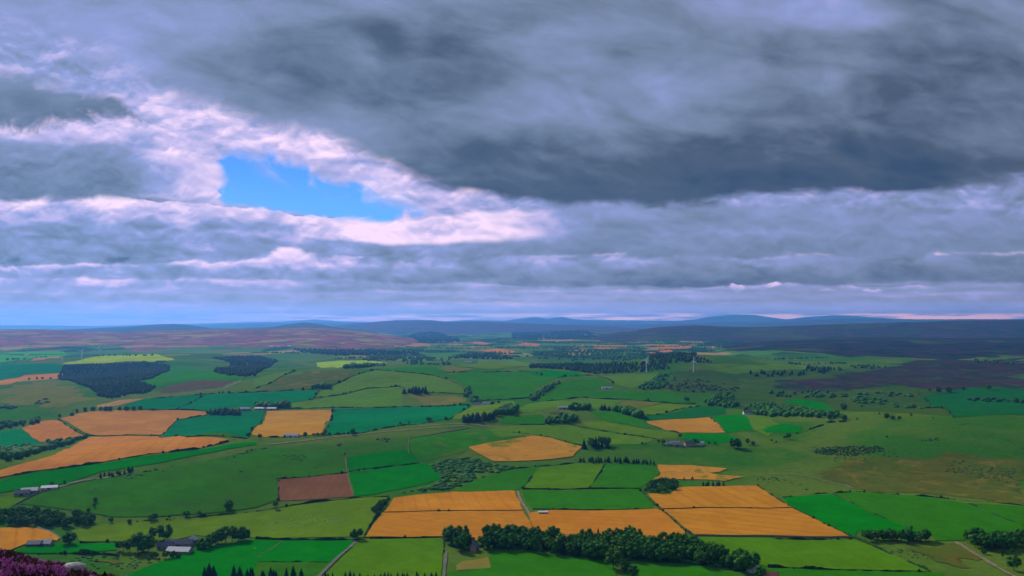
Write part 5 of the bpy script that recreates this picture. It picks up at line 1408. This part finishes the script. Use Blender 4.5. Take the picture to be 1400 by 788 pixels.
for args in [
    ('A3', (955,746), 16, 9, 4.4, 3.4, 8, M_PINKHARL, M_SLATE, 'pinkish house of the distant farmstead'),
    ('A3', (1020,742), 8, 6, 3.6, 2.6, 0, M_HARL, M_HARL, 'tiny white hut right of the distant farmstead'),
    ('A2', (1190,530), 20, 10, 4.0, 3.4, -6, M_HARL, M_SLATE, 'white cottage where the hedge meets the burn'),
    ('A2', (1240,526), 18, 10, 4.0, 3.0, 4, M_HARL, M_GREYROOF, 'pale cottage right of the burn cottage'),
    ('A3', (1268,578), 18, 10, 5.0, 3.6, 4, M_HARL, M_SLATE, 'pale house before the long east wood'),
    ('A1', (228,768), 12, 7, 4.0, 3.0, 10, M_HARL, M_SLATE, 'white cottage in the wood under the small tan field'),
    ('A2', (840,276), 46, 20, 6.0, 5.0, 0, M_HARL, M_TIN, 'far white steading in the wood behind the middle hill'),
    ('A2', (1145,300), 36, 18, 6.0, 5.0, 0, M_HARL, M_GREYROOF, 'far pale steading on the olive field'),
    ('A2', (85,216), 30, 18, 6.0, 4.0, 0, M_HARL, M_TIN, 'far white hamlet house under the moor, leftmost of three'),
    ('A2', (122,216), 26, 18, 6.0, 4.0, 4, M_HARL, M_TIN, 'far white hamlet house under the moor, middle of three'),
    ('A2', (180,214), 26, 18, 6.0, 4.0, -4, M_HARL, M_TIN, 'far white hamlet house under the moor, rightmost of three'),
]: house(*args, group=FARG, windows=2)

# ---------------------------------------------------------------- wind turbines
M_WHITE = plain('white turbine paint', (0.800, 0.800, 0.810), 0.5, 0.04, 0.2)
def turbine(reg, foot, hub_px, blade_px, spin, label, yaw=0.0):
    x, y = ground(reg, [foot])[0]
    z = float(lie(np.array([x]), np.array([y]))[0])
    Hh, Rb = px_to_m(hub_px, y), px_to_m(blade_px, y)
    fat = max(1.0, y / 3300.0)
    root = empty('wind_turbine', (x, y, z), yaw)
    bit('tower', joined([tube((0, 0, -2), (0, 0, Hh - 1.0), 1.7 * fat, 1.0 * fat, 12)]), M_WHITE, root)
    bit('nacelle', box(-1.3 * fat, 1.3 * fat, -2.4, 4.2, Hh - 1.25, Hh + 1.45), M_WHITE, root)
    hub = bit('hub', (ICO1[0] * (1.5 * fat, 1.9, 1.5 * fat) + (0, -3.2, Hh), ICO1[1]), M_WHITE, root)
    for k in range(3):
        a = R(spin + 120 * k)
        d, q = np.array((math.sin(a), 0, math.cos(a))), np.array((math.cos(a), 0, -math.sin(a)))
        c = np.array((0, -3.3, Hh))
        prof = [(0.0, .55, .5), (.12, 1.05, .36), (.3, .95, .26), (.7, .6, .14), (1.0, .18, .06)]
        v = []
        for t, wd, dp in prof:
            for sx_, sy_ in ((-.35, 0), (.2, -1), (.75, 0), (.2, 1)):
                v.append(c + d * (t * Rb) + q * (sx_ * wd * 3.2 * fat) + np.array((0, sy_ * dp * fat, 0)))
        f = [(r_ * 4 + i, r_ * 4 + (i + 1) % 4, r_ * 4 + 4 + (i + 1) % 4, r_ * 4 + 4 + i) for r_ in range(4) for i in range(4)] + [(16, 17, 18, 19)]
        bit('blade', (v, f), M_WHITE, root)
    tag(root, label, 'turbine', 'wind turbines')
turbine('A3', (724,353), 64, 30, 25, 'tall white wind turbine left of the scrubby hill')
turbine('A3', (978,352), 58, 30, -2, 'white wind turbine standing on the scrubby hill')
turbine('A1', (440,287), 48, 20, 40, 'tiny white turbine in front of the far western wood, middle of three')
turbine('A1', (533,263), 38, 18, 10, 'tiny white turbine on the far western skyline wood, rightmost of three')
turbine('A1', (335,297), 24, 13, 70, 'tiny white turbine low in the far western fields, leftmost of three')

# ---------------------------------------------------------------- sheep in the olive pasture
M_WOOL = plain('wool', (0.700, 0.670, 0.600), 1.0, 0.12, 3.0)
M_FACE = plain('sheep face', (0.080, 0.070, 0.065), 0.9, 0.2, 3.0)
_wool = mesh_of('fleece', *(lambda v, f: (v * (.36, .62, .36) * (1 + .06 * np.sin(v[:, :1] * 9)) + (0, 0, .72), f))(*ICO2), [M_WOOL])
_head = mesh_of('head', *joined([(ICO1[0] * (.13, .24, .16) + (0, .74, .92), ICO1[1]), tube((.10, .62, 1.02), (.24, .60, 1.04), .05, .02, 4), tube((-.10, .62, 1.02), (-.24, .60, 1.04), .05, .02, 4)]), [M_FACE])
_leg = mesh_of('leg', *tube((0, 0, 0), (0, 0, .5), .045, .07, 5), [M_FACE])
_sh = random.Random(4)
_sp = ground('B2', [(40,500),(75,520),(110,500),(150,512),(190,490),(215,505),(240,480),(260,520),(300,470),(330,480),(352,466),(372,492),(395,485),(402,515),(420,480),(445,500),(300,500),(270,475),(180,530),(95,540),(385,505),(345,520),(225,530),(145,480)])
for x, y in _sp:
    z = float(lie(np.array([x]), np.array([y]))[0]) + .3 + y * 1.2e-4
    r_ = empty('sheep', (x, y, z), _sh.uniform(0, 6.28))
    s_ = 1.35
    r_.scale = (s_, s_, s_)
    link('fleece', _wool, r_); link('head', _head, r_)
    for lx, ly in ((.2, .36), (-.2, .36), (.2, -.36), (-.2, -.36)):
        g_ = link('leg', _leg, r_); g_.location = (lx, ly, 0)
    tag(r_, 'white sheep grazing in the olive pasture left of the gold fields', 'sheep', 'sheep in the olive pasture')

# ---------------------------------------------------------------- heather and rock on the near spur
M_HEATHER = leafy('heather bloom', (0.360, 0.100, 0.280), (0.680, 0.270, 0.560), 6.0)
M_LING = leafy('heather stems', (0.060, 0.040, 0.016), (0.150, 0.080, 0.050), 5.0)
def heather(n_clumps, label):
    g = np.random.default_rng(8)
    c = np.stack([g.uniform(-42, -13, n_clumps), g.uniform(22, 44, n_clumps)], -1)
    a = c[:, 0] / c[:, 1]
    c = c[(a > -.80) & (a < -.40)]
    dens = fbm(c[:, 0] / 1.6, c[:, 1] / 1.6, 3, 12)
    c, dens = c[dens > -.22], dens[dens > -.22]
    flower = fbm(c[:, 0] / 2.3 + 40, c[:, 1] / 2.3, 3, 14)
    cz = lie(c[:, 0], c[:, 1]) - .05
    quads, kinds = [], []
    for (x, y), z, fl, de in zip(c, cz, flower, dens):
        m = 22
        an, le = g.uniform(0, 6.28, m), g.uniform(.02, .42, m)
        ht = g.uniform(.14, .36, m) * (1.15 - le) * (1 + de * .6)
        base = np.stack([x + np.cos(an) * le * .5, y + np.sin(an) * le * .5, np.full(m, z)], -1)
        tip = np.stack([x + np.cos(an) * le * 1.1, y + np.sin(an) * le * 1.1, z + ht], -1)
        mid = base * .4 + tip * .6
        w = g.normal(size=(m, 3)); w /= np.linalg.norm(w, axis=1, keepdims=True)
        quads.append(np.stack([base - w * .04, base + w * .04, mid + w * .05, mid - w * .05], 1)); kinds.append(np.zeros(m, np.int32))
        pink = (g.random(m) < (.78 if fl > -.12 else .18)).astype(np.int32)
        for q in range(2):
            w = g.normal(size=(m, 3)); w /= np.linalg.norm(w, axis=1, keepdims=True)
            up = np.stack([np.zeros(m), np.zeros(m), np.full(m, .07)], -1)
            o_ = g.normal(0, .03, (m, 3))
            quads.append(np.stack([mid + o_ - w * .055, mid + o_ + w * .055, tip + o_ + up * .4 + w * .035, tip + o_ + up * .4 - w * .035], 1)); kinds.append(pink)
    V = np.concatenate(quads).reshape(-1, 3)
    me = mesh_of('heather', V, np.arange(len(V)).reshape(-1, 4), [M_LING, M_HEATHER])
    me.polygons.foreach_set('material_index', np.concatenate(kinds))
    tag(link('heather', me), label, 'heather', None, 'stuff')
heather(11000, 'purple flowering heather in the bottom left corner')

def boulder(p, size, label, seed):
    g = np.random.default_rng(seed)
    x, y = p
    z = float(lie(np.array([x]), np.array([y]))[0])
    v, f = ICO2
    n = fbm(v[:, 0] * 1.4 + seed, v[:, 1] * 1.4 + v[:, 2] * 1.1, 3, seed)
    v = v * (1 + .35 * n[:, None]) * np.array(size)
    v[:, 2] = np.where(v[:, 2] > size[2] * .7, size[2] * .7 + (v[:, 2] - size[2] * .7) * .3, v[:, 2])
    def b(nn, pos, pp):
        q = nn.noise(pos, 3.0, 6, .65)
        c_ = nn.mix(nn.smooth(q, .35, .65), (.20, .18, .18), (.40, .36, .36))
        return nn.mix(nn.smooth(nn.noise(pos, 9.0, 4, .6), .55, .7), c_, (.13, .14, .09))
    o = link('boulder', mesh_of('boulder', v, f, [material('lichened granite', b, .95)], False))
    o.location = (x, y, z + size[2] * .30)
    tag(o, label, 'rock')
boulder((-18.4, 34.0), (.58, .5, .40), 'pale granite boulder in the heather', 3)
boulder((-17.4, 33.6), (.32, .3, .26), 'smaller flat stone right of the pale boulder', 5)

# ---------------------------------------------------------------- the air between the summit and the far hills
hv, hf = box(-42500.0, 42500.0, -42500.0, 42500.0, -24.0, 575.0)
hm = bpy.data.materials.new('hazy air')
hm.use_nodes = True
hm.node_tree.nodes.clear()
_hn = Net(hm.node_tree)
_pv = _hn.node('ShaderNodeVolumePrincipled')
_pv.inputs['Color'].default_value = (0.12, 0.39, 1.0, 1.0)
_pv.inputs['Density'].default_value = 3.9e-5
_pv.inputs['Anisotropy'].default_value = 0.5
_ho = _hn.node('ShaderNodeOutputMaterial')
hm.node_tree.links.new(_pv.outputs[0], _ho.inputs['Volume'])
hz = link('haze', mesh_of('haze', hv, hf, [hm]))
tag(hz, 'thin blue haze filling the air over the whole valley', 'haze', None, 'stuff')
